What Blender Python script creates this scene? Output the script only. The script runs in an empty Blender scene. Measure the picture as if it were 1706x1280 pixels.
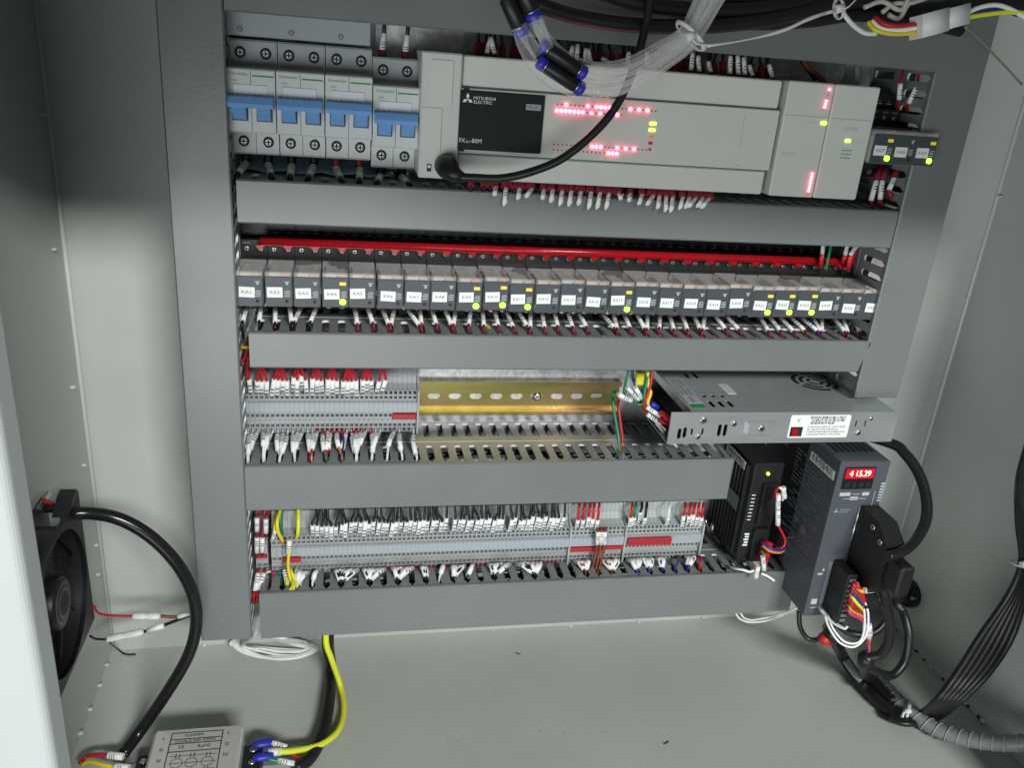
import bpy, math, random
from mathutils import Vector as V, Matrix
random.seed(11)
S = bpy.context.scene
COL = S.collection

# ------------------------------------------------------------------ camera
CAMX, FPX, IW, IH = V((-0.05455, -0.74967, 0.05448)), 1408.74, 1706.0, 1280.0
RV = V((0.98072544, -0.17933258, 0.07757216)); UV_ = V((-0.0036066, 0.3803276, 0.9248448)); FV = V((0.19535763, 0.9072986, -0.37235017))
cam = bpy.data.cameras.new('camera'); cam.sensor_width = 36; cam.lens = 36 * FPX / IW
cam.clip_start = .01; cam.clip_end = 50
co = bpy.data.objects.new('camera', cam); COL.objects.link(co)
co.matrix_world = Matrix(((RV.x, UV_.x, -FV.x, CAMX.x), (RV.y, UV_.y, -FV.y, CAMX.y), (RV.z, UV_.z, -FV.z, CAMX.z), (0, 0, 0, 1)))
S.camera = co

# ------------------------------------------------------------------ world, lamps, exposure
W = bpy.data.worlds.new('World'); S.world = W; W.use_nodes = True
wb = W.node_tree.nodes['Background']; wb.inputs[0].default_value = (.90, .97, 1.0, 1); wb.inputs[1].default_value = .10
def lamp(name, loc, aim, sx, sy, power, col):
    L = bpy.data.lights.new(name, 'AREA'); L.shape = 'RECTANGLE'; L.size = sx; L.size_y = sy; L.energy = power; L.color = col
    o = bpy.data.objects.new(name, L); COL.objects.link(o); o.location = loc
    o.rotation_euler = (V(aim) - V(loc)).to_track_quat('-Z', 'Y').to_euler(); return o
lamp('ceiling_lamp', (.85, -3.45, 1.46), (.1, 0, -.2), 1.2, .34, 146, (.99, 1, .98))
lamp('added_fill_lamp', (-1.15, -2.85, -.98), (0, 0, -.1), 3.3, 1.2, 58, (.95, 1, 1))  # added fill for room bounce, also feeds the sheen on the duct covers
S.view_settings.view_transform = 'Standard'; S.view_settings.look = 'None'; S.view_settings.exposure = 0; S.view_settings.gamma = 1
S.view_settings.use_curve_mapping = False
S.cycles.use_denoising = True; S.cycles.max_bounces = 10; S.cycles.transparent_max_bounces = 24
S.cycles.caustics_reflective = False; S.cycles.caustics_refractive = False; S.cycles.sample_clamp_indirect = 2.5

# ------------------------------------------------------------------ helpers
def ray(u, v): return FV + RV * ((u - IW / 2) / FPX) - UV_ * ((v - IH / 2) / FPX)
def A(u, v, y): d = ray(u, v); return CAMX + d * ((y - CAMX.y) / d.y)
def AX(u, v, x): d = ray(u, v); return CAMX + d * ((x - CAMX.x) / d.x)
def AZ(u, v, z): d = ray(u, v); return CAMX + d * ((z - CAMX.z) / d.z)
def PY(*a): return [A(*p) for p in a]
def PZ(*a): return [AZ(*p) for p in a]

MATS = {}
def mat(name, col, rough=.5, metal=0, var=0, vscale=12, bump=0, bscale=400, spec=.5, alpha=1, emit=None, es=0, trans=0, ior=1.45, rvar=0, coat=0, stretch=None):
    m = bpy.data.materials.new(name); m.use_nodes = True; nt = m.node_tree; b = nt.nodes['Principled BSDF']
    b.inputs['Base Color'].default_value = (*col, 1); b.inputs['Roughness'].default_value = rough; b.inputs['Metallic'].default_value = metal
    b.inputs['Specular IOR Level'].default_value = spec; b.inputs['Alpha'].default_value = alpha; b.inputs['IOR'].default_value = ior
    b.inputs['Transmission Weight'].default_value = trans; b.inputs['Coat Weight'].default_value = coat
    if emit: b.inputs['Emission Color'].default_value = (*emit, 1); b.inputs['Emission Strength'].default_value = es
    if var or bump or rvar:
        tc = nt.nodes.new('ShaderNodeNewGeometry'); src = tc.outputs['Position']
        if stretch:
            mp = nt.nodes.new('ShaderNodeMapping'); mp.inputs['Scale'].default_value = stretch; nt.links.new(src, mp.inputs[0]); src = mp.outputs[0]
    if var or rvar:
        n = nt.nodes.new('ShaderNodeTexNoise'); n.inputs['Scale'].default_value = vscale; n.inputs['Detail'].default_value = 6; n.inputs['Roughness'].default_value = .62
        nt.links.new(src, n.inputs['Vector'])
    if var:
        r = nt.nodes.new('ShaderNodeMapRange'); r.inputs[1].default_value = .25; r.inputs[2].default_value = .75; r.inputs[3].default_value = 1 - var; r.inputs[4].default_value = 1 + var
        nt.links.new(n.outputs['Fac'], r.inputs[0])
        x = nt.nodes.new('ShaderNodeMix'); x.data_type = 'RGBA'; x.blend_type = 'MULTIPLY'; x.inputs[0].default_value = 1
        x.inputs[6].default_value = (*col, 1); nt.links.new(r.outputs[0], x.inputs[7]); nt.links.new(x.outputs[2], b.inputs['Base Color'])
    if rvar:
        r = nt.nodes.new('ShaderNodeMapRange'); r.inputs[1].default_value = .25; r.inputs[2].default_value = .75; r.inputs[3].default_value = max(.02, rough - rvar); r.inputs[4].default_value = rough + rvar
        nt.links.new(n.outputs['Fac'], r.inputs[0]); nt.links.new(r.outputs[0], b.inputs['Roughness'])
    if bump:
        n2 = nt.nodes.new('ShaderNodeTexNoise'); n2.inputs['Scale'].default_value = bscale; n2.inputs['Detail'].default_value = 3; nt.links.new(src, n2.inputs['Vector'])
        bp = nt.nodes.new('ShaderNodeBump'); bp.inputs['Strength'].default_value = bump; bp.inputs['Distance'].default_value = .0006
        nt.links.new(n2.outputs['Fac'], bp.inputs['Height']); nt.links.new(bp.outputs[0], b.inputs['Normal'])
    MATS[name] = m; return m
def M(n): return MATS[n]
mat('paint', (.468, .492, .463), .42, var=.06, vscale=9, bump=.4, bscale=700, rvar=.10)
mat('paint_white', (.50, .54, .54), .42, var=.03, vscale=6, bump=.2, bscale=900)
mat('bead', (.60, .62, .60), .35)
mat('duct', (.205, .220, .222), .36, var=.05, vscale=9, bump=.12, bscale=700, rvar=.07, stretch=(1, 1, 1))  # slotted walls paler than covers, grazing gloss put into the colour
mat('duct_edge', (.78, .80, .80), .4)  # whitish cut edges, painted paler still for the light they catch
mat('cover', (.150, .164, .162), .31, var=.05, vscale=10, bump=.10, bscale=500, rvar=.06, spec=.75)
mat('mcb', (.66, .69, .68), .42, var=.03, vscale=60, bump=.06, bscale=1500)
mat('mcb_grey', (.36, .39, .41), .42, var=.04, vscale=60)
mat('mcb_window', (.75, .78, .82), .3)
mat('blue_lever', (.17, .38, .74), .35, var=.05, vscale=90)
mat('green_print', (.03, .27, .08), .5); mat('grey_print', (.10, .11, .12), .6); mat('pale_print', (.40, .43, .45), .6)
mat('white_print', (.78, .80, .80), .5); mat('black_print', (.012, .012, .014), .6); mat('red_print', (.5, .02, .03), .5)
mat('dim_print', (.12, .13, .135), .6)
mat('screw', (.62, .62, .60), .28, 1, var=.15, vscale=500); mat('screw_hole', (.015, .015, .016), .6); mat('screw_dull', (.30, .31, .31), .35, .9, var=.3, vscale=400)
mat('plc', (.60, .62, .575), .40, var=.025, vscale=20, bump=.12, bscale=1600)
mat('plc2', (.63, .645, .60), .40, var=.025, vscale=20, bump=.12, bscale=1600)
mat('plc_black', (.007, .010, .010), .5, spec=.3)
mat('led_red', (.6, .05, .1), .4, emit=(1, .032, .085), es=40); mat('led_red_off', (.32, .015, .04), .4, emit=(1, .02, .08), es=.12)
mat('led_lime', (.5, .7, .05), .4, emit=(.62, 1, .05), es=3.2); mat('led_green', (.2, .7, .05), .4, emit=(.27, 1, .015), es=9)
mat('led_orange', (.6, .2, .05), .4, emit=(1, .3, .1), es=.25); mat('display_red', (.3, 0, .01), .3, emit=(1, .01, .06), es=.5); mat('digit', (1, .5, .3), .3, emit=(1, .55, .3), es=5)
mat('relay_face', (.055, .064, .072), .38, var=.06, vscale=80); mat('relay_clear', (.80, .79, .78), .10, alpha=.27, spec=1)
mat('relay_core', (.46, .44, .41), .5, var=.1, vscale=200); mat('relay_orange', (.42, .19, .06), .5)
mat('flag_yellow', (.62, .50, .06), .4, emit=(.9, .75, .05), es=.25); mat('socket', (.012, .013, .014), .35, var=.2, vscale=80)
mat('red_bar', (.33, .005, .010), .17, var=.06, vscale=40, spec=.4); mat('red_jumper', (.36, .02, .028), .38)
mat('term', (.30, .315, .325), .42, var=.05, vscale=40, bump=.08, bscale=1500); mat('term_hole_shade', (.02, .021, .023), .6); mat('term_tab', (.31, .35, .38), .4); mat('term_pale', (.33, .365, .36), .42, var=.04, vscale=40)
mat('sleeve', (.72, .735, .72), .45, var=.03, vscale=100); mat('white_wire', (.76, .77, .75), .4); mat('ferrule', (.20, .012, .028), .4); mat('ferrule_red', (.42, .012, .022), .38)
mat('wire_black', (.010, .010, .011), .33); mat('wire_red', (.45, .012, .02), .35); mat('wire_green', (.01, .21, .09), .38); mat('wire_blue', (.02, .025, .22), .35); mat('wire_yellow', (.68, .55, .02), .36)
mat('wire_yg', (.66, .70, .03), .33); mat('wire_brown', (.17, .045, .022), .4); mat('wire_orange', (.6, .22, .02), .4); mat('wire_bluelt', (.02, .10, .30), .4); mat('wire_pink', (.45, .04, .14), .4)
mat('rubber', (.010, .010, .011), .38, var=.2, vscale=50, bump=.1, bscale=500); mat('rubber_gloss', (.011, .011, .012), .22)
mat('fan_plastic', (.016, .016, .019), .42, var=.1, vscale=60); mat('fan_sticker', (.085, .08, .11), .35)
mat('steel', (.52, .54, .55), .28, .7, var=.10, vscale=30, rvar=.08, stretch=(.25, 1, 1)); mat('alu', (.37, .405, .42), .30, .3, var=.06, vscale=26, rvar=.07, bump=.06, bscale=900, stretch=(.12, 1, 1))
mat('amp', (.068, .077, .090), .45, var=.06, vscale=40, bump=.1, bscale=1500); mat('amp_dark', (.016, .018, .021), .45); mat('driver', (.012, .013, .013), .4, var=.2, vscale=60)
m = mat('clear_tube', (.92, .94, .94), .07, spec=1); lw_ = m.node_tree.nodes.new('ShaderNodeLayerWeight'); lw_.inputs[0].default_value = .34; mr = m.node_tree.nodes.new('ShaderNodeMapRange'); mr.inputs[3].default_value = .08; mr.inputs[4].default_value = .60; m.node_tree.links.new(lw_.outputs['Facing'], mr.inputs[0]); m.node_tree.links.new(mr.outputs[0], m.node_tree.nodes['Principled BSDF'].inputs['Alpha']); mat('zip', (.66, .67, .66), .45); mat('frost', (.74, .76, .75), .4, alpha=.9); mat('blue_collar', (.035, .03, .42), .4); mat('connector_black', (.010, .010, .011), .42)
mat('conduit', (.34, .37, .36), .3, alpha=.62); mat('filter_case', (.62, .61, .57), .34, .3, var=.05, vscale=20, rvar=.06); mat('lug_blue', (.025, .03, .40), .4)
mat('film', (.62, .84, .95), .2, var=.12, vscale=22, spec=.6); mat('red_lug', (.45, .015, .02), .4)  # film colour raised to carry the plate's bright reflection
# galvanised sheet: metal with spangle
m = mat('galv', (.60, .63, .66), .40, .85, rvar=.12, vscale=45, bump=.15, bscale=120); nt = m.node_tree
vo = nt.nodes.new('ShaderNodeTexVoronoi'); vo.inputs['Scale'].default_value = 260; ge = nt.nodes.new('ShaderNodeNewGeometry'); nt.links.new(ge.outputs['Position'], vo.inputs['Vector'])
hs = nt.nodes.new('ShaderNodeSeparateColor'); nt.links.new(vo.outputs['Color'], hs.inputs[0]); mr = nt.nodes.new('ShaderNodeMapRange'); mr.inputs[3].default_value = .52; mr.inputs[4].default_value = .72
nt.links.new(hs.outputs[0], mr.inputs[0]); nt.links.new(mr.outputs[0], nt.nodes['Principled BSDF'].inputs['Base Color'])
# yellow passivated rail: iridescent chromate on metal
m = mat('chromate', (.62, .50, .16), .30, .85, rvar=.05, vscale=30); nt = m.node_tree
no = nt.nodes.new('ShaderNodeTexNoise'); no.inputs['Scale'].default_value = 60; no.inputs['Detail'].default_value = 4; ge = nt.nodes.new('ShaderNodeNewGeometry'); mp = nt.nodes.new('ShaderNodeMapping'); mp.inputs['Scale'].default_value = (.18, 1, 1)
nt.links.new(ge.outputs['Position'], mp.inputs[0]); nt.links.new(mp.outputs[0], no.inputs['Vector']); cr = nt.nodes.new('ShaderNodeValToRGB'); e = cr.color_ramp.elements
e[0].position = .3; e[0].color = (.29, .20, .12, 1); e[1].position = .68; e[1].color = (.19, .20, .055, 1); k = e.new(.47); k.color = (.28, .215, .075, 1)
nt.links.new(no.outputs['Fac'], cr.inputs[0]); nt.links.new(cr.outputs[0], nt.nodes['Principled BSDF'].inputs['Base Color'])

class MB:
    def __init__(s): s.v = []; s.f = []; s.m = []; s.s = []
    def add(s, vs, fs, m=0, sm=False):
        o = len(s.v); s.v += [tuple(p) for p in vs]
        for f in fs: s.f.append([i + o for i in f]); s.m.append(m); s.s.append(sm)
        return s
    def box(s, x0, x1, y0, y1, z0, z1, m=0):
        if x0 > x1: x0, x1 = x1, x0
        if y0 > y1: y0, y1 = y1, y0
        if z0 > z1: z0, z1 = z1, z0
        vs = [(x, y, z) for x in (x0, x1) for y in (y0, y1) for z in (z0, z1)]
        return s.add(vs, [(0, 1, 3, 2), (4, 6, 7, 5), (0, 4, 5, 1), (2, 3, 7, 6), (0, 2, 6, 4), (1, 5, 7, 3)], m)
    # prism: polygon given in two axes, extruded along the third
    def prism(s, poly, ax, a0, a1, m=0, me=None, sm=False):
        def mk(p, a): return {'x': (a, p[0], p[1]), 'y': (p[0], a, p[1]), 'z': (p[0], p[1], a)}[ax]
        n = len(poly); vs = [mk(p, a0) for p in poly] + [mk(p, a1) for p in poly]
        ar = sum(poly[i][0] * poly[(i + 1) % n][1] - poly[(i + 1) % n][0] * poly[i][1] for i in range(n))
        fl = (ar > 0) ^ (a1 > a0) ^ (ax == 'y')
        A_, B_ = list(range(n)), list(range(n, 2 * n)); sd = [(i, (i + 1) % n, n + (i + 1) % n, n + i) for i in range(n)]
        caps = [A_[::-1], B_] if not fl else [A_, B_[::-1]]
        sd = [q if not fl else q[::-1] for q in sd]
        s.add(vs, caps, m); o = len(s.v) - 2 * n
        for q in sd: s.f.append([i + o for i in q]); s.m.append(m if me is None else me); s.s.append(sm)
        return s
    # rounded box with a small bevel on the face pointing along -ax (front=a0)
    def rbox(s, ax, a0, a1, p0, p1, q0, q1, r=.001, b=.0006, n=3, m=0):
        def loop(i):
            P = []; R = max(r - i, 1e-5)
            for cx, cy, st in ((p1 - r, q1 - r, 0), (p0 + r, q1 - r, 1), (p0 + r, q0 + r, 2), (p1 - r, q0 + r, 3)):
                for k in range(n + 1): t = (st + k / n) * math.pi / 2; P.append((cx + R * math.cos(t), cy + R * math.sin(t)))
            return P
        def mk(p, a): return {'x': (a, p[0], p[1]), 'y': (p[0], a, p[1]), 'z': (p[0], p[1], a)}[ax]
        sg = 1 if a1 > a0 else -1
        L = [[mk(p, a0) for p in loop(b)], [mk(p, a0 + sg * b) for p in loop(0)], [mk(p, a1) for p in loop(0)]]; N = len(L[0])
        fl = (sg > 0) ^ (ax == 'y'); fs = [list(range(N)), list(range(2 * N, 3 * N))[::-1]]
        for k in (0, 1): fs += [[k * N + i, (k + 1) * N + i, (k + 1) * N + (i + 1) % N, k * N + (i + 1) % N] for i in range(N)]
        if fl: fs = [f[::-1] for f in fs]
        return s.add(L[0] + L[1] + L[2], fs, m)
    def tube(s, pts, r, n=8, m=0, caps=True, rr=None, mi=None, flat=None, nx0=None):
        pts = [V(p) for p in pts]; N = len(pts); t0 = (pts[1] - pts[0]).normalized()
        up = V((0, 0, 1)) if abs(t0.z) < .9 else V((1, 0, 0)); nx = t0.cross(up).normalized() if nx0 is None else V(nx0); vs = []; o = len(s.v)
        for i, p in enumerate(pts):
            t = ((pts[min(i + 1, N - 1)] - p).normalized() + (p - pts[max(i - 1, 0)]).normalized())
            t = t.normalized() if t.length > 1e-9 else t0
            nx = (nx - t * nx.dot(t)); nx = nx.normalized() if nx.length > 1e-9 else t.orthogonal().normalized(); ny = t.cross(nx); R = rr[i] if rr else r
            for k in range(n): a = 2 * math.pi * k / n; vs.append(p + nx * (R * math.cos(a)) + ny * (R * math.sin(a) * (flat or 1)))
        s.v += [tuple(v) for v in vs]
        for i in range(N - 1):
            for k in range(n):
                s.f.append([o + i * n + k, o + i * n + (k + 1) % n, o + (i + 1) * n + (k + 1) % n, o + (i + 1) * n + k]); s.s.append(True)
                s.m.append(mi(i, k) if mi else m)
        if caps:
            s.f.append([o + k for k in range(n)][::-1]); s.m.append(m); s.s.append(False)
            s.f.append([o + (N - 1) * n + k for k in range(n)]); s.m.append(m); s.s.append(False)
        return s
    def cyl(s, p0, p1, r, n=12, m=0, r1=None): return s.tube([p0, p1], r, n, m, True, [r, r if r1 is None else r1])
    # flat sheet cell with a hole: rectangle ring joined to the hole ring, given thickness
    def holed(s, x0, x1, z0, z1, hole, y0, y1, m=0, mp=None):
        mp = mp or (lambda a, y, b: (a, y, b)); cx = sum(p[0] for p in hole) / len(hole); cz = sum(p[1] for p in hole) / len(hole); out = []
        for p in hole:
            dx, dz = p[0] - cx, p[1] - cz; k = 1e9
            if dx > 1e-9: k = min(k, (x1 - cx) / dx)
            if dx < -1e-9: k = min(k, (x0 - cx) / dx)
            if dz > 1e-9: k = min(k, (z1 - cz) / dz)
            if dz < -1e-9: k = min(k, (z0 - cz) / dz)
            out.append([cx + dx * k, cz + dz * k])
        for c in ((x0, z0), (x1, z0), (x1, z1), (x0, z1)):
            i = min(range(len(out)), key=lambda i: (out[i][0] - c[0]) ** 2 + (out[i][1] - c[1]) ** 2); out[i] = list(c)
        n = len(hole); vs = [mp(a, y0, b) for a, b in hole] + [mp(a, y0, b) for a, b in out] + [mp(a, y1, b) for a, b in hole] + [mp(a, y1, b) for a, b in out]; fs = []
        for i in range(n):
            j = (i + 1) % n; fs += [(i, j, n + j, n + i), (2 * n + j, 2 * n + i, 3 * n + i, 3 * n + j), (j, i, 2 * n + i, 2 * n + j), (n + i, n + j, 3 * n + j, 3 * n + i)]
        return s.add(vs, fs, m)
    def mesh(s, name, mats):
        me = bpy.data.meshes.new(name); me.from_pydata(s.v, [], s.f)
        for x in (mats if isinstance(mats, (list, tuple)) else [mats]): me.materials.append(MATS[x])
        me.polygons.foreach_set('material_index', s.m); me.polygons.foreach_set('use_smooth', s.s); me.update(); return me
    def obj(s, name, mats, parent=None): return link(name, s.mesh(name, mats), parent)
ABS = {}
def link(name, data, parent=None, mw=None):
    o = bpy.data.objects.new(name, data); COL.objects.link(o)
    if mw is not None: o.matrix_basis = mw
    if parent is not None:
        o.parent = parent
        if parent.type == 'EMPTY' and parent.location.length > 0: o.matrix_parent_inverse = Matrix.Translation(-parent.location)
    return o
def tag(o, label, cat, group=None, kind=None):
    if label: o['label'] = label
    if cat: o['category'] = cat
    if group: o['group'] = group
    if kind: o['kind'] = kind
    return o
def thing(name, label, cat, loc=(0, 0, 0), group=None):
    e = bpy.data.objects.new(name, None); COL.objects.link(e); e.location = loc; e.empty_display_size = .01; return tag(e, label, cat, group)
def copytree(o, parent=None):
    c = o.copy(); COL.objects.link(c); c.parent = parent
    for ch in list(o.children): copytree(ch, c)
    return c
def struct(o): o['kind'] = 'structure'; return o
def smooth(pts, k=6):
    P = [V(p) for p in pts]
    if len(P) < 3: return P
    P = [P[0] * 2 - P[1]] + P + [P[-1] * 2 - P[-2]]; out = []
    for i in range(1, len(P) - 2):
        a, b, c, d = P[i - 1:i + 3]
        for j in range(k):
            t = j / k; out.append(.5 * ((2 * b) + (c - a) * t + (2 * a - 5 * b + 4 * c - d) * t * t + (3 * b - a - 3 * c + d) * t ** 3))
    return out + [P[-2]]
ONES = 'zeroth first second third fourth fifth sixth seventh eighth ninth tenth eleventh twelfth thirteenth fourteenth fifteenth sixteenth seventeenth eighteenth nineteenth'.split()
TENS = {20: 'twent', 30: 'thirt', 40: 'fort', 50: 'fift', 60: 'sixt', 70: 'sevent', 80: 'eight', 90: 'ninet'}
def nth(n):
    if n < 20: return ONES[n]
    if n < 100: return TENS[n // 10 * 10] + ('ieth' if n % 10 == 0 else 'y-' + ONES[n % 10])
    return 'hundredth' if n == 100 else 'hundred-and-' + nth(n - 100)

# ------------------------------------------------------------------ lettering: every string is turned into a mesh once
TXT = {}
def prep(strings):
    os_ = []
    for s in strings:
        c = bpy.data.curves.new('print', 'FONT'); c.body = s; c.size = 1; c.resolution_u = 2; c.align_x = 'CENTER'; c.align_y = 'CENTER'
        o = bpy.data.objects.new('print', c); COL.objects.link(o); os_.append((s, o, c))
    bpy.context.view_layer.update(); dg = bpy.context.evaluated_depsgraph_get()
    for s, o, c in os_: TXT[s] = bpy.data.meshes.new_from_object(o.evaluated_get(dg))
    for s, o, c in os_: bpy.data.objects.remove(o); bpy.data.curves.remove(c)
KA = ['KA%d' % i for i in range(1, 30)]
CJ1, CJ2 = '收卷伺服电机', '放卷步进电机'
prep(KA + ['Schneider', 'MITSUBISHI', 'ELECTRIC', 'MELSEC', 'FX', '3U', '-80M', 'FX2N-16EX', 'POWER', CJ1, CJ2, '41529', '4 15.29', 'L', 'G', 'N', "L'", "G'", "N'", 'CW4L2-20A-S(003)', 'CE  RoHS', 'YUNPEN', 'RoHS', 'CE', 'THE V USE',
           '使用前请确认输入电压', '切换开关位置正确', '接错将损坏电源', 'CHOOSE INPUT VOLTAGE', 'BY SELECTOR SWITCH', 'CHECK BEFORE POWER ON', 'V', '87', 'N1', '01 02 03 04', 'A9', 'A  B  C  N  E  1', 'iC65N', 'RUN', 'WARNING', 'CN1  CN2  CN3', 'X', '7', '24V', '220VAC', '+V ADJ', 'A C  2 2 0 V', 'MODEL  350-24', 'INPUT 200-240VAC', 'OUTPUT 24V 14.6A'])
TM = {}
def text(s, parent, at, h, m, ax=(1, 0, 0), up=(0, 0, 1), wid=None, name='printed_text', sx=1):
    k = (s, m)
    if k not in TM:
        me = TXT[s].copy(); me.materials.clear(); me.materials.append(MATS[m]); TM[k] = me
    me = TM[k]; ax = V(ax).normalized(); up = V(up).normalized(); no = ax.cross(up); sc = h / .7
    if wid:
        xs = [v.co.x for v in me.vertices]; sx = wid / (max(xs) - min(xs)) / sc
    a, u, p = ax * sc * sx, up * sc, V(at)
    return link(name, me, parent, Matrix(((a.x, u.x, no.x, p.x), (a.y, u.y, no.y, p.y), (a.z, u.z, no.z, p.z), (0, 0, 0, 1))))

# ------------------------------------------------------------------ the cabinet
XL, XR, YB, ZF, D = -.293, .610, .030, -.5714, .089
struct(MB().box(XL, XR, YB, -.33, ZF, ZF - .002).obj('cabinet_floor', 'paint'))
bw = struct(MB().box(XL, XR, YB, YB + .002, ZF - .002, .20).obj('cabinet_back_wall', 'paint'))
lw = struct(MB().box(XL, XL - .002, YB + .002, -.33, ZF - .002, .20).obj('cabinet_left_wall', 'paint'))
rw = struct(MB().box(XR, XR + .002, YB + .002, -.33, ZF - .002, .20).obj('cabinet_right_wall', 'paint'))
b = MB(); b.box(XL - .002, XR + .002, YB + .002, -.448, .20, .202); b.box(XL - .002, XR + .002, -.448, -.450, .092, .202); struct(b.obj('cabinet_roof', 'paint'))  # unseen roof; overhang and lip shaped to cast the upper shadow
b = MB(); b.rbox('z', -.60, .2, XL, -.2345, -.300, -.270, .006, .001, 5); struct(b.obj('cabinet_front_post', 'paint_white'))
b = MB(); b.rbox('z', -.60, .2, XR - .045, XR, -.300, -.270, .006, .001, 5); struct(b.obj('cabinet_front_post', 'paint_white'))
b = MB().tube([(XL + .001, YB - .001, ZF), (XL + .001, YB - .001, .2)], .0022, 8); b.obj('corner_bead', 'bead', lw)
b = MB().tube([(XR - .001, YB - .001, ZF), (XR - .001, YB - .001, .2)], .0022, 8); b.obj('corner_bead', 'bead', rw)
dot = MB(); dot.tube([(0, 0, -.0014), (0, 0, 0), (0, 0, .0008), (0, 0, .0014)], .003, 8, rr=[.0022, .003, .0022, .0006]); dme = dot.mesh('weld_spot', 'bead'); dmk = dot.mesh('weld_gap', 'rubber')
def spots(parent, pts, me=dme, name='weld_spot'):
    for p in pts: link(name, me, parent, Matrix.Translation(p) @ Matrix.Scale(random.uniform(.7, 1.1), 4))
spots(lw, [AX(u, v, XL + .002) for u, v in ((90, 415), (72, 190), (121, 645), (140, 775), (160, 908), (163, 957), (178, 1108), (166, 1142), (150, 1182), (134, 1222))])
spots(rw, [AX(u, v, XR - .002) for u, v in ((1667, 327), (1612, 495), (1570, 628), (1513, 1058), (1552, 1112), (1581, 1140), (1609, 1171), (1638, 1201))])
spots(rw, [AX(u, v, XR - .001) for u, v in ((1494, 1051), (1527, 1086), (1540, 1100), (1571, 1132), (1612, 1176), (1630, 1195))], dmk, 'sealant_gap')
spots(bw, [A(u, v, YB - .001) for u, v in ((822, 1051), (1064, 1036), (1171, 1029), (340, 1075), (690, 1060), (950, 1044))])
# mounting plate on studs
pl = tag(MB().box(-.176, .452, 0, .002, -.468, .16).obj('mounting_plate', 'galv'), 'shiny galvanised steel mounting plate behind the rails and ducts', 'mounting plate')
for x in (-.16, .435):
    for z in (-.45, .13): MB().cyl((x, .002, z), (x, YB, z), .005, 10).obj('stud', 'steel', pl)

# ------------------------------------------------------------------ slotted cable ducts
PITCH = .0132
def duct(label, run, a0, a1, b0, b1, phase, cut0=0, cut1=0, group='grey slotted cable ducts'):
    # run 'x': a = x range, b = z range;  run 'z': a = z range, b = x range
    mp = (lambda a, y, b: (a, y, b)) if run == 'x' else (lambda a, y, b: (b, y, a))
    c = (a0 + a1) / 2; t = thing('cable_duct', label, 'cable duct', mp(c, 0, (b0 + b1) / 2), group)
    th = .0020
    def wall(bb, sgn):
        m = MB()
        def poly(P):
            n = len(P); vs = [mp(p[0], -p[1], bb) for p in P] + [mp(p[0], -p[1], bb + sgn * th) for p in P]
            fs = [list(range(n)), list(range(n, 2 * n))[::-1]]; m.add(vs, fs, 0)
            o = len(m.v) - 2 * n
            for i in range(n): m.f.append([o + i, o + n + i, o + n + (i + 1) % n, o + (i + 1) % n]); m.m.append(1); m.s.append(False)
        rect = lambda x0, x1, t0, t1: poly([(x0, t0), (x1, t0), (x1, t1), (x0, t1)])
        rect(a0, a1, .0005, .003); rect(a0, a1, .0315, .0425); rect(a0, a1, .0432, .051); rect(a0, a1, .0425, .0432) if False else None
        k = math.floor((a0 - phase) / PITCH); w, nk, dd = .0031, .0008, D - .0020
        while True:
            s0, s1 = phase + k * PITCH, phase + (k + 1) * PITCH; k += 1
            if s0 >= a1: break
            l, r = max(s0 + w, a0), min(s1 - w, a1)
            if r - l < .001: continue
            rect(l, r, .003, .0315)
            ln, rn = max(s0 + nk, a0), min(s1 - nk, a1)
            poly([(max(s0 + .0012, a0), .051), (min(s1 - .0012, a1), .051), (r, .0526), (r, .0785), (rn, .0815), (rn, dd), (ln, dd), (ln, .0815), (l, .0785), (l, .0526)])
        return m
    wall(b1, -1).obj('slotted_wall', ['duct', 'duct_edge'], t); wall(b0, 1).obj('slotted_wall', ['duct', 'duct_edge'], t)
    m = MB(); m.add([mp(a, y, b) for a, y, b in ((a0, -.0003, b0), (a1, -.0003, b0), (a1, -.0003, b1), (a0, -.0003, b1), (a0, -.0018, b0 + th), (a1, -.0018, b0 + th), (a1, -.0018, b1 - th), (a0, -.0018, b1 - th))],
        [(0, 1, 2, 3), (7, 6, 5, 4), (0, 4, 5, 1), (1, 5, 6, 2), (2, 6, 7, 3), (3, 7, 4, 0)]); m.obj('base', 'duct', t)
    # snap-on cover with returned lips; ends may be cut at an angle
    m = MB(); e = .0012; P = [(b0 - e, -D + .0045), (b0 - e, -D + .0012), (b0, -D), (b1, -D), (b1 + e, -D + .0012), (b1 + e, -D + .0045), (b1 + .0003, -D + .0045), (b1 + .0003, -D + .0018), (b0 - .0003, -D + .0018), (b0 - .0003, -D + .0045)]
    n = len(P); f0 = lambda b: a0 + cut0 * (b - b0) / (b1 - b0); f1 = lambda b: a1 + cut1 * (b - b0) / (b1 - b0)
    vs = [mp(f0(b), y, b) for b, y in P] + [mp(f1(b), y, b) for b, y in P]
    m.add(vs, [list(range(n))[::-1], list(range(n, 2 * n))] + [(i, (i + 1) % n, n + (i + 1) % n, n + i) for i in range(n)]); m.obj('cover', 'cover', t)
    return t
PH = .0098
LXL, LXR, RXL, RXR = -.1795, -.1378, .4195, .4625
duct('grey vertical cable duct along the side with the breakers and terminal strips', 'z', -.4712, .16, LXL, LXR, .0)
duct('grey vertical cable duct ending above the silver power supply', 'z', -.2295, .16, RXL, RXR, .002)
duct('grey horizontal cable duct above the breakers and controller', 'x', -.1360, .4190, .0614, .0915, PH)
duct('grey horizontal cable duct between the controller and the relay row', 'x', -.1330, .4165, -.0853, -.0549, PH)
duct('grey horizontal cable duct directly below the relay row', 'x', -.1285, .4145, -.2025, -.1745, PH, 0, .0065)
duct('short grey cable duct under the empty yellow rail, ending at the stepper driver', 'x', -.1362, .3080, -.3353, -.2941, PH)
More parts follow.
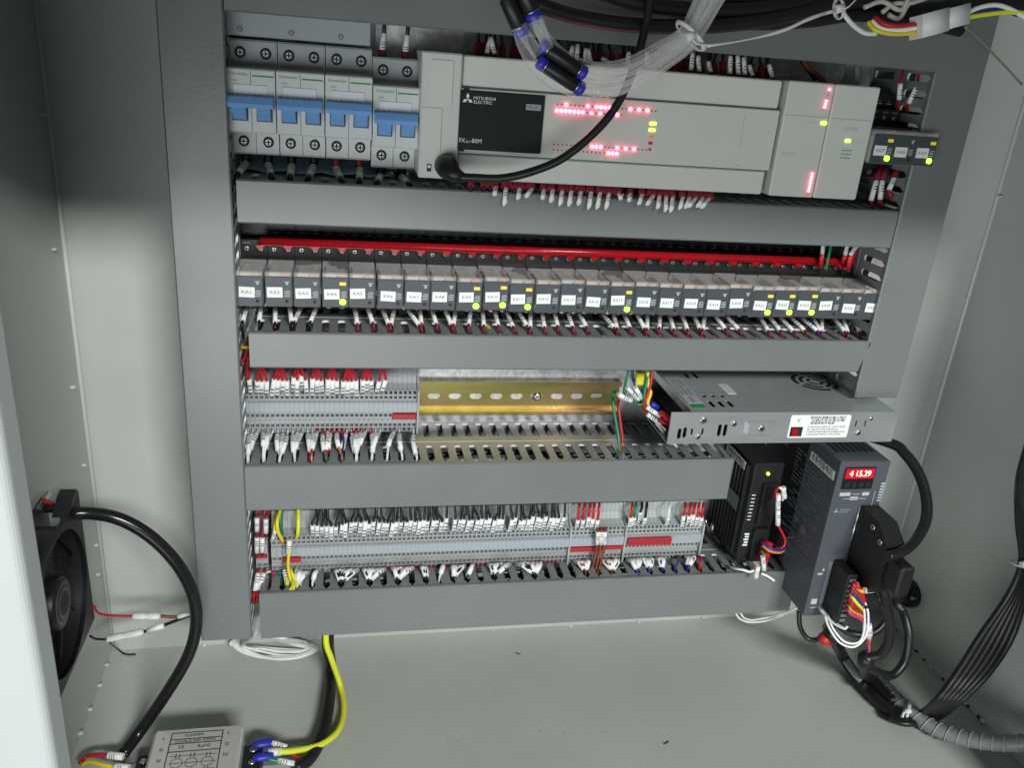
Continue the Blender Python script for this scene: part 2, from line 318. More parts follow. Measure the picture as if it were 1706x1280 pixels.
duct('lowest grey cable duct under the long terminal strip', 'x', -.1285, .4035, -.4719, -.4243, PH)

# ------------------------------------------------------------------ DIN rails
def stadium(cx, cz, l, h, n=5):
    P = []; r = h / 2
    for k in range(n + 1): t = -math.pi / 2 + math.pi * k / n; P.append((cx + l / 2 - r + r * math.cos(t), cz + r * math.sin(t)))
    for k in range(n + 1): t = math.pi / 2 + math.pi * k / n; P.append((cx - l / 2 + r + r * math.cos(t), cz + r * math.sin(t)))
    return P
def rail(label, x0, x1, z, ph, screws=()):
    t = thing('din_rail', label, 'rail', ((x0 + x1) / 2, 0, z), 'yellow passivated mounting rails'); m = MB(); p = .02035
    k = math.floor((x0 - ph) / p) + 1
    xs = x0
    while True:
        c = ph + k * p; k += 1
        l, r = c - p / 2, c + p / 2
        if l < x0 or r > x1:
            if r > x1: break
            continue
        if l > xs + 1e-6: m.box(xs, l, -.0015, -.0003, z - .0125, z + .0125)
        m.holed(l, r, z - .0125, z + .0125, stadium(c, z, .0125, .0054), -.0015, -.0003); xs = r
    if xs < x1: m.box(xs, x1, -.0015, -.0003, z - .0125, z + .0125)
    for s in (1, -1):
        P = [(-.0003, z + s * .0125), (-.0065, z + s * .0125), (-.0065, z + s * .0175), (-.0078, z + s * .0175), (-.0078, z + s * .0137), (-.0070, z + s * .0137), (-.0003, z + s * .0137)]
        m.prism(P, 'x', x0, x1)
    m.obj('rail_body', 'chromate', t)
    for x in screws:
        q = MB(); q.tube([(x, -.0014, z), (x, -.003, z), (x, -.0042, z)], .004, 14, rr=[.0042, .0042, .0026]); q.box(x - .0022, x + .0022, -.0044, -.0042, z - .0004, z + .0004, 1); q.obj('rail_screw', ['screw', 'screw_hole'], t)
rail('yellow rail with empty oblong slots between terminal strip and power supply', -.139, .217, -.2656, .0309, (.1327,))
# film on the plate behind the breakers; its reflection is painted as pale blue
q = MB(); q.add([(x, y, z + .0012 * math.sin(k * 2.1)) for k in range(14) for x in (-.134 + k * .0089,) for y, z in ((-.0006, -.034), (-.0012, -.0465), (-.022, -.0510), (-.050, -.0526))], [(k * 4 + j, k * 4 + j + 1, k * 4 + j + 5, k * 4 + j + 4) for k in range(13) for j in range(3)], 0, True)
tag(q.obj('sheen_painted_film', 'film'), 'pale blue film with painted-in reflection on the plate below the breakers', 'film', 'film with painted reflection')
tag(MB().box(-.132, -.030, -.0004, -.0009, .046, .0610).obj('sheen_painted_film', 'film'), 'pale blue film with painted-in reflection on the plate above the breakers', 'film', 'film with painted reflection')

def screwhead(m, x, y, z, r, ms=0, mh=1, cross=True):
    m.tube([(x, y, z), (x, y - .0008, z), (x, y - .0012, z)], r, 12, ms, rr=[r, r, r * .75])
    m.box(x - r * .66, x + r * .66, y - .00135, y - .0012, z - r * .17, z + r * .17, mh)
    if cross: m.box(x - r * .17, x + r * .17, y - .00142, y - .0012, z - r * .66, z + r * .66, mh)

# ------------------------------------------------------------------ circuit breakers
def breaker():
    t = thing('circuit_breaker', None, 'circuit breaker'); w = .0356; pw = w / 2
    body = MB(); P = [(0, -.0415), (-.049, -.0415), (-.051, -.0400), (-.051, -.0226), (-.0765, -.0224), (-.0775, -.0214), (-.0775, .0214), (-.0765, .0224), (-.053, .0226), (-.0525, .0405), (-.0515, .0415), (0, .0415)]
    body.prism([(a, b) for a, b in P], 'x', .0002, w - .0002); b_ = body.obj('body', 'mcb', t)
    g = MB(); g.rbox('y', -.0532, -.0500, .0006, w - .0006, .0232, .0408, .0008, .0004); g.obj('terminal_cover', 'mcb_grey', t)  # upper shoulder plate, its grey darkened for the shade under the duct
    for k in range(2):
        for z, y in ((.0325, -.0532), (-.0315, -.0510)):
            q = MB(); x = pw * (k + .5) + (.0005 if k else -.0005); q.tube([(x, y + .0002, z), (x, y - .0003, z), (x, y - .0003, z)], .004, 14, 1, rr=[.0042, .0042, .0034]); screwhead(q, x, y - .0002, z, .0030); q.obj('terminal_screw', ['screw_dull', 'screw_hole'], t)
    # pole seam, lever windows and coupled toggle lever
    q = MB(); q.box(pw - .0002, pw + .0002, -.0777, -.0770, -.0214, .0210); q.box(pw - .0002, pw + .0002, -.0512, -.0505, -.0405, -.0230); q.obj('pole_seam', 'grey_print', t)
    q = MB(); q.rbox('y', -.0782, -.0770, .0050, w - .0060, .0030, .0115, .0005, .0003); q.obj('marking_window', 'mcb_window', t)
    for k in range(2):
        x = pw * k + .0035; q = MB()
        q.box(x, x + .0118, -.0779, -.0776, -.0140, .0040); q.obj('lever_recess', 'dim_print', t)
    lv = MB(); lv.prism([(-.0860, .0035), (-.0885, -.0010), (-.0875, -.0040), (-.0775, -.0045), (-.0775, .0045)], 'x', .0012, w - .0012)
    for k in range(2):
        x = pw * k + .0044; lv.prism([(-.0872, -.0040), (-.0842, -.0085), (-.0825, -.0090), (-.0800, -.0128), (-.0778, -.0130), (-.0778, -.0038)], 'x', x, x + .0098)
    lv.obj('toggle_lever', 'blue_lever', t)
    text('Schneider', t, (.0093, -.0777, .0185), .0022, 'green_print', wid=.0140)
    MB().box(.0190, w - .0012, -.0778, -.0774, .0172, .0182).obj('green_bar', 'green_print', t)
    text('iC65N', t, (.0060, -.0777, .0140), .0012, 'dim_print'); text('A  B  C  N  E  1', t, (.0178, -.07835, .0045), .0014, 'grey_print', wid=.020)
    q = MB(); 
    for k in range(4): q.box(.0045, .0100 - .001 * (k % 2), -.0777, -.0774, .0118 - k * .0006, .0120 - k * .0006)
    q.obj('fine_print', 'pale_print', t); return t
MX = .00088
bk = breaker()
for i, lab in enumerate(('double-pole breaker with blue lever next to the vertical duct', 'second double-pole breaker with blue lever from the vertical duct', 'third double-pole breaker with blue lever from the vertical duct', 'double-pole breaker with blue lever set lower, touching the white controller')):
    o = bk if i == 0 else copytree(bk); o.location = (MX - .0349 * (4 - i) + .0002, 0, .0010 if i < 3 else -.0040); o.scale = (.969, 1, 1); tag(o, lab, 'circuit breaker', 'circuit breakers with blue levers')
t = thing('busbar_cover', 'long grey busbar comb cover across the tops of three breakers', 'busbar cover', (-.09, -.03, .053))
q = MB(); q.rbox('y', -.0620, -.030, -.1405, -.0358, .0448, .0612, .0008, .0006); q.obj('housing', 'mcb_grey', t)
for x in (-.1290, -.0930, -.0575):
    q = MB(); q.tube([(x, -.0619, .0495), (x, -.0624, .0495)], .0020, 12, 0); q.tube([(x, -.0624, .0495), (x, -.0626, .0495)], .0013, 12, 1); q.box(x - .0008, x + .0008, -.0628, -.0626, .0493, .0497, 0); q.obj('rivet', ['grey_print', 'mcb_grey'], t)

# ------------------------------------------------------------------ controller
t = thing('logic_controller', 'long light grey programmable controller with black name plate and rows of red lamps', 'controller', (.143, 0, -.045))
q = MB(); q.box(.0008, .2848, -.070, -.0085, -.0445, .0445); q.obj('housing', 'plc', t)
q = MB(); q.rbox('y', -.0945, -.0700, .0003, .0300, -.0450, .0450, .0012, .0012); lu = q.obj('power_section', 'plc', t)
for (x0, x1, z0, z1) in ((.0070, .0235, .0085, .0400), (.0012, .0165, -.0250, .0065)):
    q = MB(); q.rbox('y', -.0952, -.0940, x0, x1, z0, z1, .0012, .0004); q.obj('access_door', 'plc2', t)
q = MB(); q.box(.0068, .0100, -.0950, -.0944, -.0400, -.0345); q.box(.0074, .0094, -.0956, -.0948, -.0372, -.0352, 1); q.obj('run_switch', ['black_print', 'white_print'], t)
q = MB(); q.rbox('y', -.0910, -.0700, .0306, .2850, .0232, .0442, .0015, .0010); tc = q.obj('terminal_cover', 'plc2', t)
q = MB(); q.rbox('y', -.0910, -.0700, .0306, .2845, -.0450, -.0262, .0015, .0010); q.obj('terminal_cover', 'plc2', t)
q = MB(); q.rbox('y', -.0925, -.0700, .0303, .2868, -.0252, .0218, .0010, .0006); q.obj('centre_panel', 'plc', t)
q = MB(); q.box(.0310, .2845, -.0905, -.0890, .0220, .0230); q.box(.0310, .2845, -.0905, -.0890, -.0260, -.0254); q.obj('panel_seam', 'dim_print', t)
q = MB(); q.box(.2570, .2574, -.0927, -.0924, -.008, .016); q.box(.2560, .2600, -.0927, -.0924, -.0228, -.0222); q.obj('panel_mark', 'pale_print', t)
q = MB(); q.rbox('y', -.0940, -.0924, .0275, .0938, -.0225, .0203, .0008, .0004); q.box(.0262, .0276, -.0936, -.0926, -.0035, .0045); q.box(.0316, .0360, -.0936, -.0924, .0203, .0216); q.box(.0300, .0345, -.0936, -.0924, -.0240, -.0225); npl = q.obj('name_plate', 'plc_black', t)
def diamonds(parent, cx, y, cz, s, m):
    q = MB()
    for a in (90, 210, 330):
        a = math.radians(a); d = V((math.cos(a), math.sin(a))); n = V((-d.y, d.x))
        P = [V((0, 0)), d * s * .5 + n * s * .29, d * s, d * s * .5 - n * s * .29]; q.add([(cx + p.x, y, cz + p.y) for p in P], [(0, 1, 2, 3)])
    return q.obj('three_diamond_emblem', m, parent)
diamonds(npl, .0350, -.0942, .0140, .0044, 'white_print')
text('MITSUBISHI', npl, (.0477, -.0942, .0152), .0022, 'white_print', wid=.0165); text('ELECTRIC', npl, (.0466, -.0942, .0123), .0022, 'white_print', wid=.0140)
q = MB(); q.box(.0795, .0910, -.0942, -.0941, .0093, .0135); q.obj('badge', 'pale_print', npl); text('MELSEC', npl, (.08525, -.0943, .0114), .0026, 'plc_black', wid=.0105)
text('FX', npl, (.0325, -.0942, -.0158), .0032, 'white_print', wid=.0045); text('3U', npl, (.0367, -.0942, -.0166), .0018, 'white_print', wid=.0026); text('-80M', npl, (.0430, -.0942, -.0158), .0032, 'white_print', wid=.0088)
led = MB(); led.tube([(0, 0, 0), (0, -.0006, 0), (0, -.0010, 0)], .0013, 10, rr=[.0013, .0013, .0007]); led_on = led.mesh('lamp', 'led_red')
led = MB(); led.tube([(0, 0, 0), (0, -.0003, 0)], .0007, 8); led_off = led.mesh('lamp', 'led_red_off')
for z, n, on in ((.0149, 24, {2, 7, 9, 10, 11, 12, 17, 19, 21}), (.0103, 16, {0, 1, 2, 3, 4, 5, 6, 8, 10, 14}), (-.0147, 24, {9, 10, 11, 15, 17, 19}), (-.0189, 16, {13, 14, 15})):
    for i in range(n): link('indicator_lamp', led_on if i in on else led_off, t, Matrix.Translation((.1040 + i * .00342, -.0925, z)))
for z, m_, w in ((.0055, 'led_lime', .0026), (.0006, 'led_lime', .0026), (-.0046, 'led_orange', .0019), (-.0094, 'led_red_off', .0019), (-.0140, 'led_red_off', .0008)):
    MB().rbox('y', -.0931, -.0924, .1818 - w, .1818 + w, z - .0011, z + .0011, .0005, .0002).obj('status_lamp', m_, t)
t = thing('controller_cable', 'black programming cable with round plug on the light grey controller', 'cable', (.02, -.094, -.035))
c = A(743, 276, -.096); q = MB(); q.tube([(c.x, -.0945, c.z), (c.x, -.103, c.z), (c.x + .001, -.110, c.z - .0005), (c.x + .004, -.1165, c.z - .003), (c.x + .010, -.120, c.z - .005)], .009, 18, rr=[.0088, .0088, .0082, .0060, .0040]); q.obj('plug', 'connector_black', t)
q = MB(); q.tube(smooth([(c.x + .008, -.1195, c.z - .0045)] + PY((790, 296, -.122), (835, 297, -.124), (885, 286, -.127), (940, 262, -.130), (1000, 211, -.132), (1036, 160, -.132), (1060, 100, -.130), (1076, 40, -.128), (1088, -30, -.126)), 8), .0031, 12); q.obj('cord', 'rubber', t)
# two expansion modules
def module(x0, label):
    t = thing('expansion_module', label, 'expansion module', (x0 + .02, 0, -.045), 'light grey input modules')
    q = MB(); q.box(x0 + .0006, x0 + .0394, -.078, -.0085, -.0445, .0445); q.obj('housing', 'plc', t)
    q = MB(); q.rbox('y', -.0950, -.078, x0 + .0002, x0 + .0398, -.0450, .0450, .0016, .0010); q.obj('front_cover', 'plc', t)
    q = MB(); q.box(x0 + .0010, x0 + .0392, -.0953, -.0949, .0188, .0193); q.obj('cover_seam', 'pale_print', t); return t
e1 = module(.2890, 'light grey input module with red lamp columns beside the controller')
e2 = module(.3292, 'light grey input module with one green lamp beside three relays')
for z0, z1, on in ((.0405, .0250, (1, 0, 0, 0, 1, 1, 1, 0)), (-.0255, -.0418, (1, 1, 1, 1, 1, 1, 1, 0))):
    for i, k in enumerate(on): link('indicator_lamp', led_on if k else led_off, e1, Matrix.Translation((.3240 - .0014 * (i / 7) * (z0 > 0), -.0950, z0 + (z1 - z0) * i / 7)) @ Matrix.Scale(.74, 4))
MB().rbox('y', -.0958, -.0949, .3222, .3276, .0136, .0162, .001, .0003).obj('power_lamp', 'led_lime', e1); MB().rbox('y', -.0958, -.0949, .3470, .3520, .0012, .0036, .001, .0003).obj('power_lamp', 'led_lime', e2)
text('FX2N-16EX', e1, (.3000, -.0952, -.0105), .0022, 'pale_print', wid=.0125); text('FX2N-16EX', e2, (.3500, -.0952, .0118), .0026, 'pale_print', wid=.0125)
text('POWER', e1, (.3140, -.0952, .0150), .0010, 'pale_print', wid=.006); text('POWER', e2, (.3565, -.0952, .0024), .0010, 'pale_print', wid=.006)
q = MB()
for i in range(4):
    for j in range(3): q.box(.3462 + i * .0024, .3474 + i * .0024, -.0953, -.0949, -.0058 - j * .003, -.0047 - j * .003)
q.obj('printed_dots', 'green_print', e2)

# ------------------------------------------------------------------ relays on black sockets
def relay():
    t = thing('relay', None, 'relay'); w = .0208
    q = MB(); q.rbox('y', -.0830, -.0450, 0, w, 0, .0285, .0010, .0010); q.obj('clear_cover', 'relay_clear', t)
    q = MB(); q.box(.0012, w - .0012, -.0800, -.0455, .0015, .0225); q.box(.003, .012, -.076, -.050, .0225, .0258); q.obj('relay_core', 'relay_core', t)
    q = MB(); q.box(.0125, .0185, -.0806, -.0780, .0228, .0268); q.obj('coil_tag', 'relay_orange', t)
    q = MB(); q.rbox('y', -.0838, -.0826, .0002, w - .0002, .0003, .0250, .0008, .0004); q.obj('front_plate', 'relay_face', t)
    q = MB()
    for k in range(4): q.box(.0146 + .0006 * (k % 2), .0192, -.0840, -.0838, .0088 + k * .0014, .0094 + k * .0014)
    q.box(.0150, .0188, -.0840, -.0838, .0205, .0212); q.box(.0160, .0178, -.0840, -.0838, .0185, .0202); q.obj('fine_print', 'pale_print', t)
    return t
def socket_proto():
    t = thing('relay_socket', None, 'relay socket'); w = .0214
    q = MB(); q.prism([(-.0082, -.0185), (-.030, -.0185), (-.034, -.0165), (-.034, -.010), (-.043, -.009), (-.0445, .0), (-.0445, .0292), (-.038, .0300), (-.038, .0430), (-.026, .0440), (-.026, .0560), (-.0082, .0560)], 'x', 0, w); q.obj('base', 'socket', t)
    for k in range(2):
        xx = .0050 + k * .0112; q = MB(); screwhead(q, xx, -.0379, .0358, .0022); q.box(xx - .003, xx + .003, -.0384, -.0378, .0398, .0412, 2); q.obj('terminal_screw', ['screw', 'screw_hole', 'dim_print'], t)
        q = MB(); q.box(xx - .0022, xx + .0022, -.0262, -.0258, .0472, .0479); q.box(xx - .0005, xx + .0005, -.0262, -.0258, .0495, .0503); q.obj('contact_number', 'pale_print', t)
        q = MB(); q.cyl((xx, -.0338, -.0132), (xx, -.0346, -.0132), .0026, 10); q.obj('lower_screw', 'screw', t)
    return t
REL = relay(); SOCK = socket_proto()
lampg = MB(); lampg.rbox('y', -.0848, -.0838, .0138, .0186, .0028, .0072, .0018, .0005); lme = lampg.mesh('lamp', 'led_green')
lampy = MB(); lampy.rbox('y', -.0846, -.0838, .0135, .0188, .0186, .0214, .0005, .0003); fme = lampy.mesh('flag', 'flag_yellow')
lampo = MB(); lampo.tube([(.0165, -.0838, .005), (.0165, -.0842, .005)], .0014, 10); lof = lampo.mesh('lamp', 'black_print')
stk = MB(); stk.box(.0016, .0136, -.0841, -.0838, .0078, .0162); sme = stk.mesh('sticker', 'sleeve')
RZ = -.1535; LIT = {4, 9, 10, 11, 15, 21, 22, 23, 27, 29}
protos = [REL] + [copytree(REL) for _ in range(28)]
for i in range(1, 30):
    o = protos[i - 1]; lit = i in LIT
    if i <= 26: o.location = (-.1376 + (i - 1) * .0218 + random.uniform(-.0002, .0002), random.uniform(-.0008, .0006), RZ + random.uniform(-.0004, .0004)); o.rotation_euler = (random.uniform(-.008, .008), random.uniform(-.004, .004), random.uniform(-.007, .007))
    else: o.location = (.3698 + (i - 27) * .0197, -.0165, -.0138)
    if i > 26: o.scale = (.93, 1, .95)
    ok = link('name_sticker', sme, o); ok.matrix_basis = Matrix.Translation((random.uniform(-.0004, .0006), 0, random.uniform(-.0012, .0004))) @ Matrix.Rotation(random.uniform(-.055, .055), 4, 'Y'); ok.matrix_parent_inverse = Matrix()
    text(KA[i - 1], ok, (.0076, -.0842, .0120), .0026, 'grey_print', wid=.0072 if i < 10 else .0082)
    for me, nm in (((lme, 'green_lamp'), (fme, 'yellow_flag')) if lit else ((lof, 'dark_lamp'),)): link(nm, me, o).matrix_parent_inverse = Matrix()
    tag(o, 'clear relay marked %s, %s, %s' % (KA[i - 1], 'green lamp lit' if lit else 'lamp off', 'in the long relay row' if i <= 26 else 'beside the light grey input module'), 'relay', 'relays with white name stickers')
    s = SOCK if i == 1 else copytree(SOCK); s.location = (-.1379 + (i - 1) * .0218 if i <= 26 else o.location.x - .0003, 0 if i <= 26 else o.location.y, RZ if i <= 26 else o.location.z)
    if i > 26: s.scale = (.93, 1, .95)
    tag(s, 'black screw socket behind the relay marked %s' % KA[i - 1], 'relay socket', 'black relay sockets')
# red insulated comb bar across the sockets
q = MB(); zb = -.1095; x0, x1 = -.1212, .4125
q.tube([(x0, -.0458, zb), (x1, -.0458, zb)], .0031, 16)
q.rbox('y', -.0470, -.0435, x0, x1, zb - .0036, zb, .0005, .0004)
q2 = MB()
t = thing('comb_busbar', 'glossy red comb busbar running along the black relay sockets', 'busbar', (.14, -.045, zb)); q.obj('bar', 'red_bar', t)
for i in range(26):
    xx = -.1376 + i * .0218 + .0160
    if xx < x1: MB().prism([(xx - .0038, zb - .0034), (xx - .0014, zb - .0066), (xx + .0014, zb - .0066), (xx + .0038, zb - .0034)], 'y', -.0470, -.0390).obj('tooth', 'red_bar', t)

# ------------------------------------------------------------------ terminal strips
TP = .00431
def term_mesh(name, w, mt='term', mk=True):
    prof = [(-.0082, -.0230), (-.0360, -.0230), (-.0395, -.0215), (-.0425, -.0205), (-.0425, -.0085), (-.0415, -.0080), (-.0415, -.0008), (-.0450, .0000), (-.0450, .0100), (-.0425, .0108), (-.0425, .0205), (-.0395, .0215), (-.0340, .0245), (-.0300, .0300), (-.0300, .0400), (-.0082, .0400)]
    core = [(-.0082, -.0230), (-.0360, -.0230), (-.0395, -.0215), (-.0425, -.0205), (-.0425, -.0200), (-.022, -.0200), (-.022, -.0165), (-.0425, -.0165), (-.0425, -.0150), (-.032, -.0150), (-.032, -.0122), (-.0425, -.0122), (-.0425, -.0085), (-.0415, -.0080), (-.0415, -.0058), (-.030, -.0058), (-.030, -.0030), (-.0415, -.0030), (-.0415, -.0008), (-.0450, .0000), (-.0450, .0100), (-.0425, .0108), (-.0425, .0122), (-.032, .0122), (-.032, .0150), (-.0425, .0150), (-.0425, .0165), (-.022, .0165), (-.022, .0200), (-.0425, .0200), (-.0425, .0205), (-.0395, .0215), (-.0340, .0245), (-.0300, .0300), (-.0300, .0400), (-.0082, .0400)]
    s = w * .17; q = MB(); g = .00008
    q.prism(prof, 'x', g, s); q.prism(prof, 'x', w - s, w - g); q.prism(core, 'x', s, w - s, 0)
    # the bottoms of the openings are painted dark to deepen their shade
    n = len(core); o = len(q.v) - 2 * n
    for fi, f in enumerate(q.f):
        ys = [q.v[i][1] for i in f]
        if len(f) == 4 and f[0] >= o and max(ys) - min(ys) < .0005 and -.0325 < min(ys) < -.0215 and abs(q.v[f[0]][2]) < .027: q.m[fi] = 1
    return q.mesh(name, [mt, 'term_hole_shade'])
tme = term_mesh('terminal_block', TP); tmp_ = term_mesh('terminal_block', TP, 'term_pale')
tab = MB().box(.00005, TP - .00005, -.0456, -.0450, .0010, .0092).mesh('marker_tab', 'term_tab')
T3X, T3Z, T5Z, TP5, DY5 = -.1400, -.2630, -.4050, .00424, -.012
def strip(x0, n, z, me, words, group, tabs=True, w=TP, base=TP, dy=0):
    for i in range(n):
        o = link('terminal_block', me, None, Matrix.Translation((x0 + i * w, dy, z)) @ Matrix.Scale(w / base, 4, (1, 0, 0))); tag(o, 'slim grey terminal block, %s of %s' % (nth(i + 1), words), 'terminal block', group)
        if tabs: link('marker_tab', tab, o)
strip(T3X, 35, T3Z, tme, 'the upper strip counted from the vertical duct', 'upper terminal strip')
X5A, X5B, X5C = -.1098, .1676, .2250
strip(-.1200, 2, T5Z, tme, 'the pair above the green and pink plugs', 'paired terminals', False, .0049, dy=DY5)
strip(X5A, 65, T5Z, tme, 'the long lower strip counted from the yellow wires', 'long lower terminal strip', w=TP5, dy=DY5)
strip(X5B, 13, T5Z, tmp_, 'the lower strip section with brown wires', 'middle section of lower strip', w=TP5, dy=DY5)
strip(X5C, 19, T5Z, tmp_, 'the lower strip section with blue wires', 'end section of lower strip', w=TP5, dy=DY5)
def endplate(x, z, label, m='term_pale', w=.0018, dy=0):
    q = MB(); q.prism([(-.0082, -.0245), (-.0375, -.0245), (-.0462, -.0210), (-.0462, .0210), (-.0375, .0255), (-.0310, .0310), (-.0310, .0410), (-.0082, .0410)], 'x', 0, w); o = q.obj('end_plate', m); o.location = (x, dy, z); return tag(o, label, 'end plate', 'terminal strip end plates')
endplate(T3X + 35 * TP + .0002, T3Z, 'grey end plate closing the upper terminal strip at the yellow rail', 'term')
endplate(X5B - .0019, T5Z, 'pale grey end plate before the brown wires on the lower strip', dy=DY5); endplate(X5C - .0019, T5Z, 'pale grey end plate before the blue wires on the lower strip', dy=DY5); endplate(X5C + 19 * TP5 + .0002, T5Z, 'pale grey end plate at the driver end of the lower strip', dy=DY5)
# narrow pair squeezed in beside the vertical duct
strip(-.1340, 2, T5Z + .004, tme, 'the narrow pair squeezed against the vertical duct', 'narrow pair by the duct', False, .0055, dy=DY5)
q = MB(); q.rbox('y', -.0560, -.0537, -.1336, -.1236, T5Z - .0022, T5Z + .0018, .0006, .0004); tag(q.obj('jumper_bar', 'red_jumper'), 'small dark red jumper across the narrow terminal pair by the duct', 'jumper bar', 'red jumper bars')
def jumper(x0, n, z, label, y=-.0418, h=.0052):
    t = thing('jumper_bar', label, 'jumper bar', (x0, y, z), 'red jumper bars'); q = MB(); q.rbox('y', y - .0036, y, x0, x0 + n * TP - .0006, z - h / 2, z + h / 2, .0012, .0006); q.obj('bar', 'red_jumper', t)
    q = MB()
    for i in range(n): q.box(x0 + (i + .4) * TP, x0 + (i + .6) * TP, y + .0002, y + .010, z - .0008, z + .0008)
    q.obj('contact_prongs', 'screw', t)
JZ = -.0044; Y5 = -.0418 + DY5
jumper(T3X + 30 * TP, 5, T3Z + JZ, 'five-way red jumper at the end of the upper terminal strip'); jumper(X5A, 4, T5Z + JZ, 'short red jumper at the lower strip under the yellow wires', Y5)
jumper(X5B, 8, T5Z + JZ, 'red jumper under the brown wires, nearer the black wires', Y5); jumper(X5B + 8 * TP5 + .001, 5, T5Z + JZ + .0014, 'second red jumper just past the brown wires', Y5 - .0006, .0042); jumper(X5C + .0008, 11, T5Z + .0050, 'longest red jumper on the lower strip above the blue wires', -.0458 + DY5, .0080)
for k, (m_, nm) in enumerate((('wire_pink', 'pink'), ('wire_green', 'green'))):
    t = thing('test_plug', '%s test plug standing at the foot of the lower strip' % nm, 'plug', (-.1178 + k * .0049, -.052, -.431), 'coloured test plugs'); q = MB(); q.rbox('y', -.0590, -.0530, -.1199 + k * .0049, -.1155 + k * .0049, -.4360, -.4210, .0009, .0006); q.obj('plug_body', m_, t)
    for j in range(3): MB().box(-.1187 + k * .0049, -.1167 + k * .0049, -.0593, -.0589, -.4250 - j * .0040, -.4230 - j * .0040).obj('test_hole', 'screw_hole', t)

# ------------------------------------------------------------------ power supply lying on edge
t = thing('power_supply', 'silver enclosed power supply with slotted cover, fan grille and red switch', 'power supply', (.34, -.05, -.2625))
PX0, PX1, PYF, PZ0, PZ1 = .2265, .4490, -.1150, -.2630, -.2345
def slot_v(cx, cz, w, h): return [(cx + a, cz + b) for a, b in [(w / 2 * math.cos(k * math.pi / 4), (h / 2 - w / 2) * (1 if k <= 4 else -1) + w / 2 * math.sin(k * math.pi / 4)) for k in range(0, 5)] + [(w / 2 * math.cos(k * math.pi / 4), -(h / 2 - w / 2) + w / 2 * math.sin(k * math.pi / 4)) for k in range(4, 9)]]
# front plate in columns so the slots are real openings
q = MB(); x = PX0
for cx, cz, w, h in ((.2365, -.2530, .0034, .0105), (.2415, -.2520, .0034, .0105), (.2480, -.2510, .0020, .0065), (.2580, -.2510, .0020, .0065), (.2740, -.2500, .0034, .0120), (.2795, -.2500, .0034, .0120), (.4075, -.2440, .0014, .0065), (.4170, -.2440, .0014, .0065)):
    l, r = cx - .0024, cx + .0024
    if l > x: q.box(x, l, PYF, PYF + .0015, PZ0, PZ1 + .0022)
    zl, zh = cz - h / 2 - .0010, cz + h / 2 + .0010; q.holed(l, r, zl, zh, slot_v(cx, cz, w, h), PYF, PYF + .0015); q.box(l, r, PYF, PYF + .0015, PZ0, zl); q.box(l, r, PYF, PYF + .0015, zh, PZ1 + .0022); x = r
q.box(x, PX1, PYF, PYF + .0015, PZ0, PZ1 + .0022); q.obj('front_plate', 'steel', t)
q = MB(); q.box(PX0, PX1, PYF + .0015, -.002, PZ0, PZ0 + .0014); q.box(PX1 - .0014, PX1, PYF + .0015, -.002, PZ0 + .0014, PZ1); q.box(PX0, PX1, -.002, -.0006, PZ0, PZ1); q.obj('chassis', 'steel', t)
# top cover with slots and fan grille
CX0, CX1 = .2465, PX1 - .0016; q = MB(); zc0, zc1 = PZ1 + .0002, PZ1 + .0014; mpz = lambda a, z, b: (a, b, z)
rows = [(-.0250, [(.275, 1), (.284, 1)]), (-.0760, [(.272, .45), (.281, .45), (.290, .45)]), (-.0940, [(.272, 1), (.281, 1), (.290, 1)])]
ya = -.002; segs = []
for yc, cells in rows[::1]: segs.append((yc + .008, yc - .008, cells))
cur = -.002
for y1, y0, cells in segs:
    if cur > y1: q.box(CX0, CX1, cur, y1, zc0, zc1)
    x = CX0
    for cx, f in cells:
        l, r = cx - .0044, cx + .0044
        if l > x + 1e-6: q.box(x, l, y1, y0, zc0, zc1)
        q.holed(l, r, y0, y1, [(cx + a * .0019, (y0 + y1) / 2 + b_ * .0072 * f) for a, b_ in ((1, -.8), (1, .8), (.6, 1), (-.6, 1), (-1, .8), (-1, -.8), (-.6, -1), (.6, -1))], zc1, zc0, mp=mpz); x = r
    q.box(x, CX1, y1, y0, zc0, zc1); cur = y0
q.box(CX0, CX1, cur, PYF + .0016, zc0, zc1); q.box(CX0, CX0 + .0014, -.002, PYF + .0016, PZ1 - .006, zc0); tcv = q.obj('top_cover', 'alu', t)
q = MB(); q.box(CX0 + .002, CX1 - .002, -.004, PYF + .003, PZ1 - .009, PZ1 - .008); q.box(PX0 + .004, CX0, -.006, PYF + .004, PZ0 + .0015, PZ0 + .006); q.obj('circuit_board', 'plc_black', t)
fc = V((.4050, -.0400)); q = MB()
for r0, r1 in ((.0190, .0232), (.0122, .0158), (.0052, .0084)):
    for k in range(4):
        a0, a1 = k * math.pi / 2 + .12 + r0 * 20, (k + 1) * math.pi / 2 - .12 + r0 * 20; P = []
        for j in range(9): a = a0 + (a1 - a0) * j / 8; P.append((fc.x + r1 * math.cos(a), fc.y + r1 * math.sin(a)))
        for j in range(9): a = a1 + (a0 - a1) * j / 8; P.append((fc.x + r0 * math.cos(a), fc.y + r0 * math.sin(a)))
        n = 9
        for j in range(8): q.add([(*P[j], zc1 + .0002), (*P[j + 1], zc1 + .0002), (*P[16 - j], zc1 + .0002), (*P[17 - j], zc1 + .0002)], [(0, 1, 2, 3)])
q.obj('fan_grille_slots', 'screw_hole', tcv)
q = MB(); q.box(CX0 + .0035, CX0 + .0185, -.030, -.0935, zc1, zc1 + .0003, 0); q.box(CX0 + .0045, CX0 + .0170, -.0950, -.1035, zc1, zc1 + .0003, 1); q.obj('rating_label', ['pale_print', 'green_print'], tcv)
